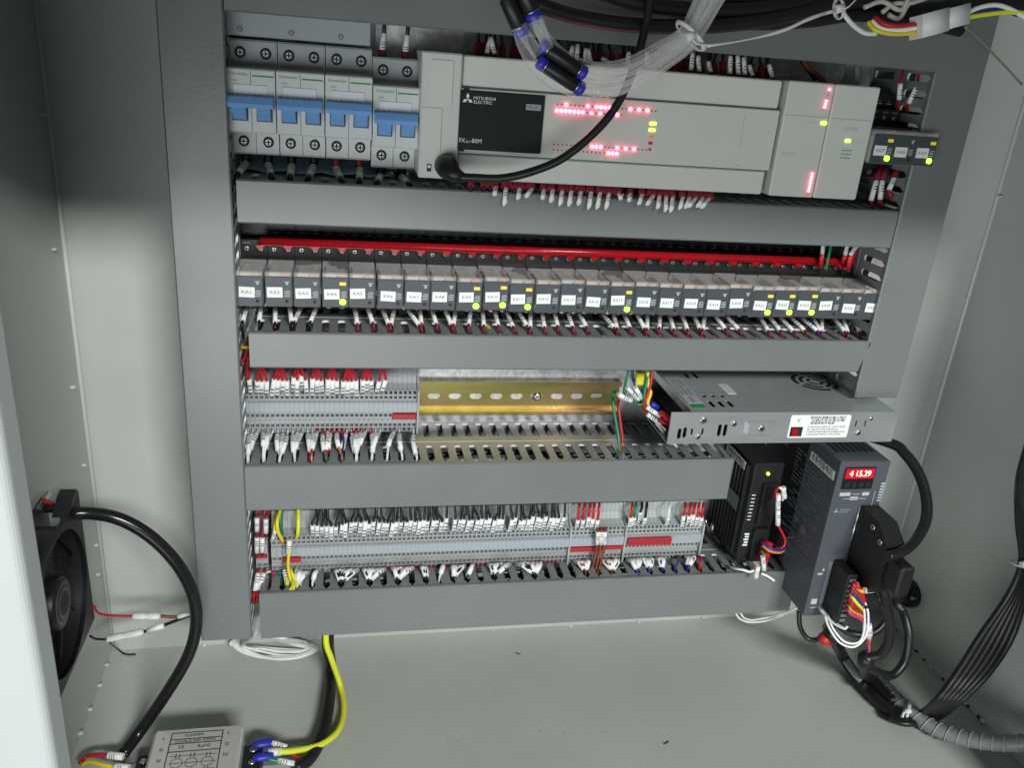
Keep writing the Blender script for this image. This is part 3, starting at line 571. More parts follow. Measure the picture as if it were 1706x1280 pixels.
for k, s_ in enumerate(('MODEL  350-24', 'INPUT 200-240VAC', 'OUTPUT 24V 14.6A')): text(s_, tcv, (CX0 + .0150 - k * .0042, -.055, zc1 + .0006), .0022, 'black_print', ax=(0, -1, 0), up=(1, 0, 0), wid=.040)
text('CE  RoHS', tcv, (CX0 + .010, -.0850, zc1 + .0006), .003, 'black_print', ax=(0, -1, 0), up=(1, 0, 0), wid=.013)
q = MB(); q.box(.2980, .3070, -.0480, -.0720, zc1, zc1 + .0003); q.obj('white_sticker', 'sleeve', tcv); text('220VAC', tcv, (.3025, -.060, zc1 + .0006), .0035, 'pale_print', ax=(0, -1, 0), up=(1, 0, 0), wid=.018)
for x, z, r in ((.2570, -.2400, .0033), (.2545, -.2560, .0026), (.2868, -.2435, .0028), (.4120, -.2535, .0026), (.4215, -.2390, .0018)):
    q = MB(); screwhead(q, x, PYF, z, r); q.obj('case_screw', ['screw', 'screw_hole'], t)
q = MB(); screwhead(q, .4285, 0, 0, .0022); 
# embossed pad, warning label and voltage switch
q = MB(); q.rbox('y', PYF - .0028, PYF + .0001, .2975, .3285, -.2560, -.2390, .0035, .0026, 5); q.obj('embossed_pad', 'steel', t); q = MB(); screwhead(q, .3125, PYF - .0028, -.2470, .0030); q.obj('pad_screw', ['screw', 'screw_hole'], t)
q = MB(); q.rbox('y', PYF - .0004, PYF, .3410, .4010, -.2580, -.2352, .0016, .0001); wl = q.obj('warning_label', 'sleeve', t)
q = MB(); q.box(.3428, .3545, PYF - .0010, PYF - .0003, -.2562, -.2470, 0); q.box(.3438, .3492, PYF - .0024, PYF - .0009, -.2550, -.2482, 1); q.obj('voltage_switch', ['black_print', 'red_bar'], t)
L_ = lambda z, s_, h, w, x=.3780: text(s_, wl, (x, PYF - .0007, z), h, 'black_print', wid=w)
L_(-.2377, '使用前请确认输入电压', .0020, .036); L_(-.2405, '切换开关位置正确', .0020, .033); L_(-.2433, '接错将损坏电源', .0020, .024, .3730); L_(-.2470, 'CHOOSE INPUT VOLTAGE', .0013, .038); L_(-.2495, 'BY SELECTOR SWITCH', .0013, .030, .3745); L_(-.2520, 'CHECK BEFORE POWER ON', .0013, .038); L_(-.2545, 'CHOOSE INPUT VOLTAGE', .0013, .034, .3765)
text('V', wl, (.3490, PYF - .0007, -.2405), .0036, 'green_print')

# ------------------------------------------------------------------ stepper driver
t = thing('stepper_driver', 'black stepper driver box with small green lamp and red plug wires', 'motor driver', (.355, -.04, -.425))
DX0, DX1, DY, DZ0, DZ1 = .3390, .3700, -.0765, -.4180, -.3050
q = MB(); q.rbox('y', DY, -.0006, DX0, DX1, DZ0, DZ1, .0015, .0012); q.obj('case', 'driver', t)
q = MB()
for k in range(9): q.box(DX0 - .003, DX0, -.012 - k * .007, -.0095 - k * .007, DZ0 + .006, DZ1 - .006)
q.obj('heat_sink_fins', 'driver', t)
q = MB(); q.rbox('y', DY - .006, DY, DX0 + .011, DX1 - .004, DZ0 + .004, DZ0 + .042, .001, .0006); q.rbox('y', DY - .006, DY, DX0 + .011, DX1 - .004, DZ0 + .048, DZ1 - .020, .001, .0006); q.obj('plug_headers', 'socket', t)
p = A(1280, 790, DY - .001); q = MB(); q.tube([(p.x, DY, p.z), (p.x, DY - .0014, p.z)], .0016, 10); q.obj('green_lamp', 'led_lime', t)
q = MB()
for k in range(5): q.box(DX0 + .003 + k % 2 * .001, DX0 + .008, DY - .0004, DY, DZ0 + .020 + k * .0032, DZ0 + .0217 + k * .0032)
for k in range(8): q.box(DX0 + .0022, DX0 + .006, DY - .0004, DY, DZ0 + .050 + k * .004, DZ0 + .0508 + k * .004)
q.obj('front_print', 'white_print', t)
for s_, (c1, c2), nm in ((CJ2, ((-.062, -.308), (-.018, -.3165)), 'name_strip'),):
    q = MB(); q.box(DX0 - .0034, DX0 - .003, -.020, -.062, -.3190, -.3105); ns = q.obj(nm, 'sleeve', t); text(s_, ns, (DX0 - .0037, -.041, -.31475), .0055, 'black_print', ax=(0, -1, 0), up=(0, 0, 1), wid=.037)
q = MB(); q.box(DX0 - .0034, DX0 - .003, -.030, -.062, -.366, -.350); q.obj('rating_label', 'dim_print', t)

# ------------------------------------------------------------------ servo amplifier
t = thing('servo_amplifier', 'dark blue-grey servo amplifier with lit red digits and black plugs', 'servo amplifier', (.414, -.06, -.444))
SX0, SX1, SY, SZ0, SZ1 = .3890, .4395, -.1350, -.4440, -.2735
q = MB(); q.box(SX0 + .002, SX1 - .001, -.080, -.0006, SZ0, SZ1 - .0005); q.obj('rear_case', 'amp_dark', t)
q = MB(); q.rbox('y', SY, -.080, SX0, SX1, SZ0, SZ1, .0014, .0014); fcv = q.obj('front_case', 'amp', t)
q = MB()
for k in range(7): q.box(SX0 + .006 + k * .006, SX0 + .0095 + k * .006, -.115, -.030, SZ1, SZ1 + .0004)
q.obj('top_vents', 'screw_hole', t)
q = MB(); q.rbox('y', SY - .0006, SY, .3935, .4255, -.3015, -.2785, .001, .0004); q.obj('display_window', 'plc_black', t)
q = MB(); q.box(.3952, .4240, SY - .0010, SY - .0006, -.2900, -.2800); dsp = q.obj('lit_display', 'display_red', t); text('4 15.29', dsp, (.4096, SY - .0014, -.2850), .0058, 'digit', wid=.0215)
q = MB()
for k in range(4): q.box(.3965 + k * .0070, .4015 + k * .0070, SY - .0014, SY - .0006, -.2990, -.2935)
q.obj('push_buttons', 'amp_dark', t)
q = MB(); y0 = SY - .0003
for (a, b_, c, d) in ((.3945, .4055, -.3085, -.3050), (.4175, .4245, -.3085, -.3050), (.4075, .4150, -.3072, -.3066), (.3990, .4230, -.3118, -.3113), (.4060, .4140, -.3130, -.3095)): q.box(a, b_, y0, SY, c, d)
for k in range(7): q.box(.4345, .4385, y0, SY, -.3150 + k * .0030, -.3134 + k * .0030)
q.box(.4300, .4305, y0, SY, -.327, -.304); q.box(.4390, .4393, y0, SY, -.316, -.292)
q.box(.3925, .3975, y0, SY, -.3950, -.3930); q.box(.3930, .3990, y0, SY, -.4290, -.4230); q.box(.3935, .4050, y0, SY, -.4335, -.4328)
q.obj('front_print', 'pale_print', t); q = MB(); q.add([(.3960, y0, -.3905), (.3990, y0, -.3905), (.3975, y0, -.3870)], [(0, 1, 2)]); q.obj('warning_triangle', 'pale_print', t)
diamonds(fcv, .3950, y0, -.3245, .0026, 'pale_print'); text('MITSUBISHI', fcv, (.4040, y0, -.3233), .0013, 'pale_print', wid=.0105); text('ELECTRIC', fcv, (.4033, y0, -.3256), .0013, 'pale_print', wid=.0090)
# printed side panel (rows of fine text) and the white name strip
q = MB(); rnd = random.Random(4)
for k in range(30):
    z = -.2960 - k * .0042; y = -.062
    if k in (9, 15, 16, 22): continue
    while y > -.118:
        l = rnd.uniform(.003, .012)
        if rnd.random() < .82: q.box(SX0 - .0002, SX0, y, max(y - l, -.121), z, z + rnd.uniform(.0010, .0019))
        y -= l + rnd.uniform(.0008, .003)
q.obj('side_print', 'dim_print', t)
q = MB()
for yy, zz, r in ((-.040, -.300, .004), (-.085, -.362, .0055), (-.101, -.366, .006)): q.tube([(SX0 - .0003, yy, zz), (SX0, yy, zz)], r, 4 if r > .005 else 12, 0)
q.obj('warning_marks', 'dim_print', t)
q = MB(); q.box(SX0 - .0004, SX0, -.0860, -.1285, -.2955, -.2865); ns = q.obj('name_strip', 'sleeve', t); text(CJ1, ns, (SX0 - .0007, -.10725, -.2910), .0058, 'black_print', ax=(0, -1, 0), wid=.038)
# plugs on its front
def black_plug(name, label, x0, x1, y0, y1, z0, z1, extra=None):
    t = thing(name, label, 'plug', ((x0 + x1) / 2, y1, z0), 'black plugs on the servo amplifier'); q = MB()
    q.prism([(y1, z0), (y0 + .008, z0), (y0, z0 + .010), (y0, z1 - .014), (y0 + .018, z1), (y1, z1)], 'x', x0, x1); q.obj('shell', 'connector_black', t); return t
c1 = black_plug('signal_plug', 'large black signal plug with two bright screws on the servo amplifier', .4195, .4375, -.1830, -.1352, -.3880, -.3190)
for yy, zz in ((-.160, -.3275), (-.174, -.3345)):
    q = MB(); q.tube([(.4194, yy, zz), (.4180, yy, zz)], .0026, 10); q.tube([(.4180, yy, zz), (.4176, yy, zz)], .0012, 8, 1); q.obj('shell_screw', ['screw', 'screw_hole'], c1)
q = MB(); q.rbox('y', -.205, -.1825, .4230, .4370, -.3720, -.3420, .003, .002); q.obj('cable_clamp', 'connector_black', c1)
q = MB(); q.tube([(.4185, -.1356, -.3200), (.4185, -.1356, -.3780)], .0007, 6); q.obj('bright_rim', 'screw', c1)
c2 = black_plug('encoder_plug', 'smaller black plug below the large one on the servo amplifier', .4230, .4390, -.1720, -.1352, -.4180, -.3930)
t3 = thing('terminal_plug', 'tall narrow black terminal plug with coloured wires on the servo amplifier', 'plug', (.41, -.135, -.43), 'black plugs on the servo amplifier')
q = MB(); q.rbox('y', -.1620, -.1352, .4060, .4160, -.4330, -.3780, .0012, .0010); q.obj('shell', 'connector_black', t3)
q = MB()
for k in range(9): q.box(.4080, .4140, -.1625, -.1618, -.4300 + k * .0056, -.4268 + k * .0056)
q.obj('wire_openings', 'dim_print', t3)
q = MB(); q.box(.4012, .4055, -.1358, -.1350, -.4310, -.3800); q.obj('legend_strip', 'dim_print', t3)
q = MB(); q.tube(smooth([(.4010, -.1400, -.4310), (.4050, -.1550, -.4340), (.4120, -.1660, -.4345), (.4150, -.1660, -.4325)], 4), .0022, 8, flat=.6); q.obj('white_latch', 'zip', t3)

# ------------------------------------------------------------------ fan on the side wall
FX = -.2640; FY0, FY1, FZ0, FZ1 = -.2200, -.1010, -.4310, -.3120
t = thing('cooling_fan', 'black axial cooling fan bolted to the cabinet side wall', 'fan', (XL, -.1605, FZ0))
fy, fz = (FY0 + FY1) / 2, (FZ0 + FZ1) / 2; q = MB(); N = 48
ring = lambda r: [(fy + r * math.cos(2 * math.pi * k / N), fz + r * math.sin(2 * math.pi * k / N)) for k in range(N)]
q.holed(FY0, FY1, FZ0, FZ1, ring(.0565), FX, FX - .004, mp=lambda a, x, b: (x, a, b)); q.holed(FY0, FY1, FZ0, FZ1, ring(.0565), XL + .0045, XL + .0005, mp=lambda a, x, b: (x, a, b))
for r, fl in ((.0565, 1), (.0590, -1)):
    P = ring(r); vs = [(FX - .0003, *p) for p in P] + [(XL + .001, *p) for p in P]; q.add(vs, [((i, (i + 1) % N, N + (i + 1) % N, N + i) if fl > 0 else (N + i, N + (i + 1) % N, (i + 1) % N, i)) for i in range(N)], 0, True)
for a, b_ in ((FY0 + .006, FZ0 + .006), (FY1 - .006, FZ0 + .006), (FY0 + .006, FZ1 - .006), (FY1 - .006, FZ1 - .006)): q.tube([(FX - .004, a, b_), (XL + .004, a, b_)], .004, 10)
q.obj('frame', 'fan_plastic', t)
q = MB(); q.tube([(XL + .002, fy, fz), (FX - .004, fy, fz), (FX - .002, fy, fz)], .021, 40, rr=[.021, .021, .0195]); hub = q.obj('hub', 'fan_plastic', t)
q = MB()
for h_, (r, mm) in enumerate(((.0185, 1), (.0172, 0), (.0140, 1), (.0128, 0), (.0090, 1))): q.tube([(FX - .0022, fy, fz), (FX - .0018 + h_ * .0003, fy, fz)], r, 36, mm)
q.obj('hub_sticker', ['fan_sticker', 'fan_plastic'], hub)
for k in range(7):
    a0 = k * 2 * math.pi / 7 + .35; vs = []; fs = []
    for i in range(5):
        r = .020 + i * .0088
        for j in range(5):
            s_ = j / 4; a = a0 + s_ * .62 - i * .05; vs.append((FX - .006 - s_ * .017 - .001 * i * (1 - s_), fy + r * math.cos(a), fz + r * math.sin(a)))
    for i in range(4):
        for j in range(4): fs.append((i * 5 + j, i * 5 + j + 1, (i + 1) * 5 + j + 1, (i + 1) * 5 + j))
    q = MB(); q.add(vs, fs, 0, True); o = q.obj('blade', 'fan_plastic', t); md = o.modifiers.new('thickness', 'SOLIDIFY'); md.thickness = .0014
q = MB(); c = (FX - .012, FY1 - .004, FZ1 + .004); q.prism([(FY1 - .030, FZ1 - .001), (FY1 - .014, FZ1 + .008), (FY1 - .004, FZ1 + .0095), (FY1, FZ1 + .005), (FY1, FZ1 - .001)], 'x', FX - .012, FX); q.obj('corner_bracket', 'fan_plastic', t)
t = thing('power_cable', 'thick black cable looping from the fan corner down to the noise filter', 'cable', (-.25, -.10, ZF))
q = MB(); q.tube(smooth([(-.275, -.115, -.322)] + PY((140, 855, -.108), (196, 864, -.108), (250, 894, -.108), (295, 940, -.108), (321, 990, -.107), (327, 1040, -.106), (314, 1092, -.105), (281, 1150, -.104), (238, 1213, -.103)) + [AZ(205, 1258, -.5655)], 8), .0054, 14); q.obj('sheath', 'rubber_gloss', t)
t = thing('earth_lug', 'red insulated lug on a bright stud above the fan', 'lug', AX(70, 853, -.285)); q = MB(); p = AX(62, 853, -.290); q.tube([(XL + .001, p.y, p.z), (XL + .001, p.y, p.z)] if False else [p, p + V((0, .028, .0))], .0026, 10); q.obj('stud', 'screw', t)
q = MB(); q.tube(smooth([p + V((.002, .010, .004)), p + V((.006, .013, .0)), p + V((.010, .020, -.014)), p + V((.010, .022, -.022))], 5), .0030, 10, flat=.6); q.obj('red_boot', 'red_lug', t)

# ------------------------------------------------------------------ noise filter on the floor
t = thing('noise_filter', 'silver mains noise filter box with printed label on the cabinet floor', 'noise filter', (-.18, -.15, ZF))
q = MB(); q.rbox('z', -.5345, ZF + .0002, -.2180, -.1415, -.2000, -.1275, .004, .0025, 4); fb = q.obj('case', 'filter_case', t)
MB().box(-.2320, -.2180, -.190, -.135, ZF + .002, -.5560).obj('terminal_base', 'amp_dark', t); MB().box(-.1415, -.1250, -.192, -.137, ZF + .002, -.5520).obj('terminal_base', 'amp_dark', t)
q = MB(); q.box(-.2420, -.1100, -.145, -.1300, ZF + .0003, ZF + .0016); q.obj('mounting_flange', 'steel', t)
zt = -.5343; tx = lambda s_, x, y, h, w=None, m='black_print': text(s_, fb, (x, y, zt + .0003), h, m, ax=(1, .03, 0), up=(-.03, 1, 0), wid=w)
q = MB()
def line(x0, y0, x1, y1, w=.0004): 
    d = V((x1 - x0, y1 - y0)); n = V((-d.y, d.x)).normalized() * w; q.add([(x0 - n.x, y0 - n.y, zt + .0002), (x1 - n.x, y1 - n.y, zt + .0002), (x1 + n.x, y1 + n.y, zt + .0002), (x0 + n.x, y0 + n.y, zt + .0002)], [(0, 1, 2, 3)])
bx0, bx1, by0, by1 = -.2020, -.1590, -.1835, -.1345
for a in ((bx0, by0, bx1, by0), (bx0, by1, bx1, by1), (bx0, by0, bx0, by1), (bx1, by0, bx1, by1), (bx0, -.1420, bx1, -.1420), (bx0, -.1470, bx1, -.1470), (bx0, -.1560, bx1, -.1560)): line(*a)
for y in (-.161, -.169, -.177): line(bx0 + .002, y, bx1 - .002, y, .0002)
for cx in (-.193, -.181, -.168):
    for k in range(12): a = k * math.pi / 6; line(cx + .005 * math.cos(a), -.169 + .005 * math.sin(a), cx + .005 * math.cos(a + .52), -.169 + .005 * math.sin(a + .52), .0002)
    for y in (-.161, -.177): line(cx - .0015, y - .0022, cx - .0015, y + .0022, .0003); line(cx + .0015, y - .0022, cx + .0015, y + .0022, .0003)
q.obj('label_lines', 'black_print', fb)
tx('YUNPEN', -.183, -.1382, .0028, .016); tx('CW4L2-20A-S(003)', -.181, -.1446, .0026, .034); tx('CE', -.192, -.1514, .0030); tx('RoHS', -.173, -.1514, .0032)
for s_, y in (('L', -.1400), ('G', -.1530), ('N', -.1650)): tx(s_, -.2080, y, .0034)
for s_, y in (("L'", -.1385), ("G'", -.1515), ("N'", -.1635)): tx(s_, -.1535, y, .0034)
for x in (-.2260, -.1330):
    for y in (-.1440, -.1580, -.1710):
        q = MB(); z = -.5555 if x < -.2 else -.5515; q.tube([(x, y, z), (x, y, z + .0016), (x, y, z + .0022)], .0030, 10, rr=[.0032, .0032, .0022]); q.box(x - .0022, x + .0022, y - .0003, y + .0003, z + .0022, z + .0024, 1); q.obj('terminal_screw', ['screw', 'screw_hole'], t)

# ------------------------------------------------------------------ sleeved leads
def lead(label, group, path, wm, r=.0011, sl=None, sr=.0019, fer=None, fr=.0021, fm='ferrule', name='wire', cat='wire', marks=True, extra=None, k=5, n=7):
    q = MB(); q.tube(smooth(path, k), r, n); o = q.obj(name, wm); tag(o, label, cat, group)
    if sl:
        SP = [V(p) for p in sl]; SL = [0]
        for i in range(1, len(SP)): SL.append(SL[-1] + (SP[i] - SP[i - 1]).length)
        def along(t):
            d = t * SL[-1]
            for i in range(1, len(SP)):
                if SL[i] >= d or i == len(SP) - 1: return SP[i - 1].lerp(SP[i], (d - SL[i - 1]) / max(1e-9, SL[i] - SL[i - 1]))
        ts = [0]
        if marks:
            t = random.uniform(.12, .4)
            for _ in range(random.choice((2, 3, 3))): ts += [t, t + .06]; t += random.uniform(.12, .17)
            ts = [t for t in ts if t < .98]
            if len(ts) % 2 == 0: ts.append(.985)
        ts.append(1); q = MB(); mark = lambda i, kk: 1 if marks and i % 2 == 1 and kk in (0, 7) and i < len(ts) - 2 else 0
        q.tube([along(t) for t in ts], sr, 8, mi=mark, nx0=(0.1, -1, .45)); q.obj('marker_sleeve', ['sleeve', 'grey_print'], o)
    if fer: q = MB(); q.tube([V(fer[0]), V(fer[1])], fr, 8); q.obj('crimp_sleeve', fm, o)
    return o
jit = lambda a: random.uniform(-a, a)
def slot_near(x): return PH + round((x - PH) / PITCH) * PITCH
# upper strip, from above
Z3 = [((165, 150), (180, 270)), ((230, 165), (225, 280)), ((265, 165), (262, 280)), ((305, 165), (305, 275)), ((365, 150), (345, 275)), ((395, 155), (385, 275)), ((430, 160), (430, 275)), ((465, 160), (468, 275)), ((520, 135), (505, 260)), ((545, 155), (543, 280)), ((580, 120), (582, 245)), ((610, 155), (622, 275)), ((665, 145), (662, 265)), ((700, 155), (706, 270)), ((735, 160), (745, 265)), ((788, 150), (785, 265)), ((822, 155), (822, 275)), ((858, 160), (862, 275)), ((910, 165), (903, 272)), ((945, 165), (940, 275)), ((975, 165), (980, 275)), ((1010, 160), (1015, 275)), ((1062, 155), (1060, 270)), ((1095, 160), (1093, 275)), ((1130, 160), (1135, 275)), ((1195, 165), (1170, 265)), ((1245, 155), (1210, 262))]
grp = [0, 1, 1, 1, 2, 2, 2, 2, 3, 3, 3, 3, 4, 4, 4, 5, 5, 5, 6, 6, 6, 6, 7, 7, 7, 8, 8]
for i, (a, b_) in enumerate(Z3):
    p1 = A(380 + b_[0] / 4.739, 600 + b_[1] / 4.739, -.0445); p0 = A(380 + a[0] / 4.739, 600 + a[1] / 4.739, -.050)
    g = [Z3[j][0][0] for j in range(len(Z3)) if grp[j] == grp[i]]; gx = A(380 + sum(g) / len(g) / 4.739, 610, -.06).x
    up = V((gx + (p0.x - gx) * .45, -.056, p0.z + .015)); end = V((p1.x, -.030, p1.z - .001))
    lead('%s red wire with white sleeve entering the upper terminal strip from above' % nth(i + 1), 'red wires above the upper strip', [V((up.x, -.050, -.190)), up, p0.lerp(up, .2), p0, p0.lerp(p1, .33), p0.lerp(p1, .66)], 'wire_red', .0013, (p0, p1, end + V((0, -.006, -.001))), .0021)
# upper strip, from below into the slotted duct
cols = {14: 'wire_red', 15: 'wire_green', 16: 'wire_red', 17: 'wire_red', 18: 'wire_orange', 19: 'wire_blue', 31: 'white_wire'}
for i in range(35):
    if i in (28, 29, 32, 33): continue
    x = T3X + (i + .5) * TP; p0 = V((x, -.0430, T3Z - .0190)); sx = slot_near(x - .002); s = V((sx + jit(.0006), -.0690 - random.uniform(0, .008), -.2938))
    mid = p0.lerp(s, .5) + V((jit(.0022), -.004 + jit(.002), .002 + jit(.002))); w = cols.get(i, 'white_wire'); f = random.uniform(.08, .22); g = f + random.uniform(.5, .68); Pm = smooth([p0, mid, s], 10); pa, pb = Pm[int(f * 20)], Pm[int(g * 20)]
    nm = {'wire_red': 'red', 'wire_green': 'green', 'wire_orange': 'orange', 'wire_blue': 'blue', 'white_wire': 'white'}[w]
    lead('%s wire below the upper terminal strip, %s with white sleeve' % (nth(i + 1), nm), 'wires below the upper strip', [V((x, -.030, T3Z - .0182))] + Pm[::4] + [s + V((0, .004, -.014))], w, .00105, Pm[int(f * 20):int(g * 20) + 1] if i != 19 else None, .0022, fer=(p0 + V((0, .004, 0)), p0.lerp(mid, .25)) if 13 < i < 26 or i == 30 else None, fr=.0016, fm='ferrule_red' if i % 3 else 'ferrule')
# lower strip, from above
for i in range(6, 63):
    if i in (36, 49): continue
    x = X5A + (i + .5) * TP5; h = .0165 + .0035 * (i > 11) * random.random() + .001 * jit(1); lean = .0012 * (i > 11) * random.uniform(.2, 1.6)
    p1 = V((x, -.0555, T5Z + .0178)); p0 = V((x + lean, -.0585 - random.random() * .002, T5Z + .0178 + h)); c = V((x + (X5A + (round(i / 4) * 4 + .5) * TP5 - x) * .35 + jit(.0016), -.060 + jit(.003), -.356 + jit(.004)))
    lead('%s black wire with white sleeve entering the long lower strip from above' % nth(i - 5), 'black wires above the lower strip', [V((c.x, -.05, -.336)), c, p0 + V((0, 0, .003)), p0, p0.lerp(p1, .33), p0.lerp(p1, .66)], 'wire_black', .00125, (p0, p1, V((x, -.049, p1.z - .001))), .0020)
for j, (u, v0, v1, w, nm) in enumerate(((963, 866, 883, 'wire_red', 'red'), (972, 866, 883, 'wire_red', 'red'), (981, 861, 881, 'wire_red', 'red'), (988, 864, 882, 'wire_red', 'red'), (996, 866, 883, 'wire_red', 'red'), (1051, 862, 880, 'wire_red', 'red'), (1057, 862, 880, 'wire_green', 'green'), (1067, 853, 876, 'wire_black', 'black'), (1075, 862, 880, 'wire_black', 'black'), (1113, 863, 879, 'white_wire', 'white'), (1139, 859, 879, 'wire_red', 'red'), (1148, 859, 879, 'wire_red', 'red'), (1155, 857, 878, 'wire_red', 'red'), (1162, 861, 879, 'wire_red', 'red'), (1169, 862, 879, 'wire_red', 'red'))):
    p0, p1 = A(u, v0, -.0600), A(u - 3, v1, -.0555)
    lead('%s sleeved wire on the pale end of the lower strip, %s' % (nth(j + 1), nm), 'sleeved wires above the pale strip end', [A(u + 3, 838, -.052), A(u + 2, 848, -.060), p0, p0.lerp(p1, .33), p0.lerp(p1, .66)], w, .0014 if w != 'white_wire' else .001, (p0, p1, p1 + V((0, .006, -.001))), .0021)
# brown leads in front of the middle section
for j, (u, b_) in enumerate(((996, 1), (1002, 2), (1008, 3))):
    p0, p1 = A(u, 886, -.066), A(u - 1, 907, -.064)
    lead('%s brown wire hanging in front of the red jumpers' % nth(j + 1), 'brown wires crossing the lower strip', [A(u, 880, -.045), A(u, 882, -.060), p0, p1, A(u - 4, 925, -.064), A(u - 9, 945, -.066), A(u - 14, 958, -.072), A(u - 20, 968, -.078), A(u - 22, 975, -.066)], 'wire_brown', .0014, (p0, p1), .002, fer=(A(u, 880, -.052), p0), fr=.0022, fm='ferrule')
# dark red ferrules sitting in the lower openings of the long strip
fq = MB(); fq.tube([(0, -.0530, 0), (0, -.0560, -.0006)], .0017, 8); fme_ = fq.mesh('ferrule', 'ferrule')
for i in range(15, 63):
    if i in (19, 27, 38, 39, 51): continue
    tag(link('ferrule', fme_, None, Matrix.Translation((X5A + (i + .5) * TP5, 0, T5Z - .0180))), 'dark red ferrule in the lower row, terminal %s of the long strip' % nth(i + 1), 'ferrule', 'ferrules along the long lower strip')
# lower strip, from below: fans into the duct slots
FANS = [(505, 4, 'white_wire', 'white', 0), (530, 1, 'white_wire', 'white', 0), (578, 6, 'wire_black', 'black', 1), (625, 6, 'wire_black', 'black', 1), (672, 6, 'wire_black', 'black', 1), (705, 2, 'wire_black', 'black', 1), (738, 1, 'white_wire', 'white', 0), (764, 4, 'wire_black', 'black', 1), (788, 1, 'wire_black', 'black', 1), (832, 6, 'wire_black', 'black', 1), (879, 7, 'wire_black', 'black', 1), (966, 4, 'wire_brown', 'brown', 1), (1006, 3, 'wire_brown', 'brown', 1), (1026, 2, 'wire_brown', 'brown', 0), (1052, 4, 'wire_bluelt', 'blue', 0), (1072, 4, 'wire_bluelt', 'blue', 0), (1094, 2, 'wire_blue', 'dark blue', 0), (1128, 1, 'wire_blue', 'dark blue', 2), (1148, 3, 'wire_blue', 'dark blue', 0), (1160, 2, 'wire_red', 'red', 2)]
for f, (u, n, w, nm, fe) in enumerate(FANS):
    c = A(u, 948 - (u - 500) * .022, -.056).x; sx = slot_near(A(u, 984 - (u - 500) * .022, -.075).x)
    for i in range(n):
        x = c + (i - (n - 1) / 2) * TP5 * 1.05; p0 = V((x, -.0555, T5Z - .0185)); s = V((sx + jit(.0005), -.0735 - random.random() * .003, -.4238)); mid = p0.lerp(s, .45) + V((jit(.0005), -.005 + jit(.0012), .0065 + jit(.0012)))
        P = smooth([p0, mid, s], 10); a = int(20 * random.uniform(.08, .2)); b_ = min(19, a + 15)
        lead('%s %s wire in the %s fan of wires below the lower strip' % (nth(i + 1), nm, nth(f + 1)), 'wires below the lower strip', [V((x, -.042, T5Z - .0182))] + P[::4] + [s + V((0, .003, -.013))], w, .00105, P[a:b_ + 1] if fe < 2 else None, .0024, fer=(p0 + V((0, .006, .0)), P[a]) if fe else None, fr=.0018, fm='ferrule')
# yellow-green earth wires at the start of the lower strip
lead('yellow wire bowing into the lower strip beside the narrow pair', 'yellow-green earth wires', PY((467, 850, -.052), (462, 868, -.062), (463, 885, -.064), (470, 900, -.060), (473, 904, -.045)), 'wire_yellow', .0017)
lead('green-striped wire tucked behind the bowed yellow wire', 'yellow-green earth wires', PY((471, 850, -.050), (467, 865, -.056), (468, 880, -.056), (472, 896, -.050)), 'wire_green', .0015)
lead('thin yellow wire with white sleeve beside the bowed yellow wire', 'yellow-green earth wires', PY((462, 855, -.050), (459, 870, -.058), (456, 886, -.060), (452, 903, -.050)), 'wire_yellow', .0012, (A(459, 884, -.062), A(453, 902, -.058)))
lead('straight yellow-green wire entering the lower strip past the sleeve', 'yellow-green earth wires', PY((497, 848, -.050), (497, 870, -.060), (496, 890, -.060), (491, 903, -.045)), 'wire_yg', .0018)
lead('yellow earth wire with white sleeve hanging down into the duct', 'yellow-green earth wires', PY((481, 900, -.050), (482, 905, -.066), (481, 924, -.070), (480, 945, -.070), (484, 965, -.072), (488, 975, -.078), (481, 986, -.082), (478, 990, -.070)), 'wire_yellow', .0015, (A(482, 900, -.067), A(481, 923, -.069)), .0024)
lead('second yellow earth wire looping beside the hanging one', 'yellow-green earth wires', PY((482, 945, -.055), (485, 952, -.066), (490, 966, -.072), (490, 978, -.080), (484, 988, -.083), (479, 990, -.070)), 'wire_yg', .0015)
for j, (u0, v0, u1, v1) in enumerate(((474, 950, 479, 975), (493, 950, 500, 972))): lead('%s pale sleeve lead beside the looping yellow wires' % nth(j + 1), 'pale leads by the yellow wires', PY((u0, 945, -.05), (u0, v0, -.060), (u1, v1, -.074), (u1 + 1, v1 + 8, -.07)), 'wire_yg', .0012, (A(u0, v0, -.062), A(u1, v1, -.072)), .0023)
for j, (u, v0, v1) in enumerate(((428, 863, 885), (443, 865, 888), (428, 896, 921), (437, 896, 920))): lead('%s dark red wire with white sleeve on the narrow pair by the duct' % nth(j + 1), 'wires on the narrow pair by the duct', PY((u + 6, 848, -.055), (u + 4, 856, -.058), (u, v0, -.062), (u, v1, -.062), (u, v1 + 8, -.050)), 'ferrule', .0016, (A(u, v0, -.063), A(u, v1, -.063)), .0022)
for j, (u, v0, u1, v1) in enumerate(((430, 955, 425, 985), (440, 955, 431, 984))): lead('%s sleeved lead below the narrow pair by the duct' % nth(j + 1), 'leads below the narrow pair', PY((u, 947, -.050), (u, v0, -.062), (u1, v1, -.072), (u1 - 2, v1 + 8, -.075), (u1 - 3, v1 + 20, -.07)), 'ferrule_red', .0016, (A(u, v0, -.063), A(u1, v1, -.072)), .0024)
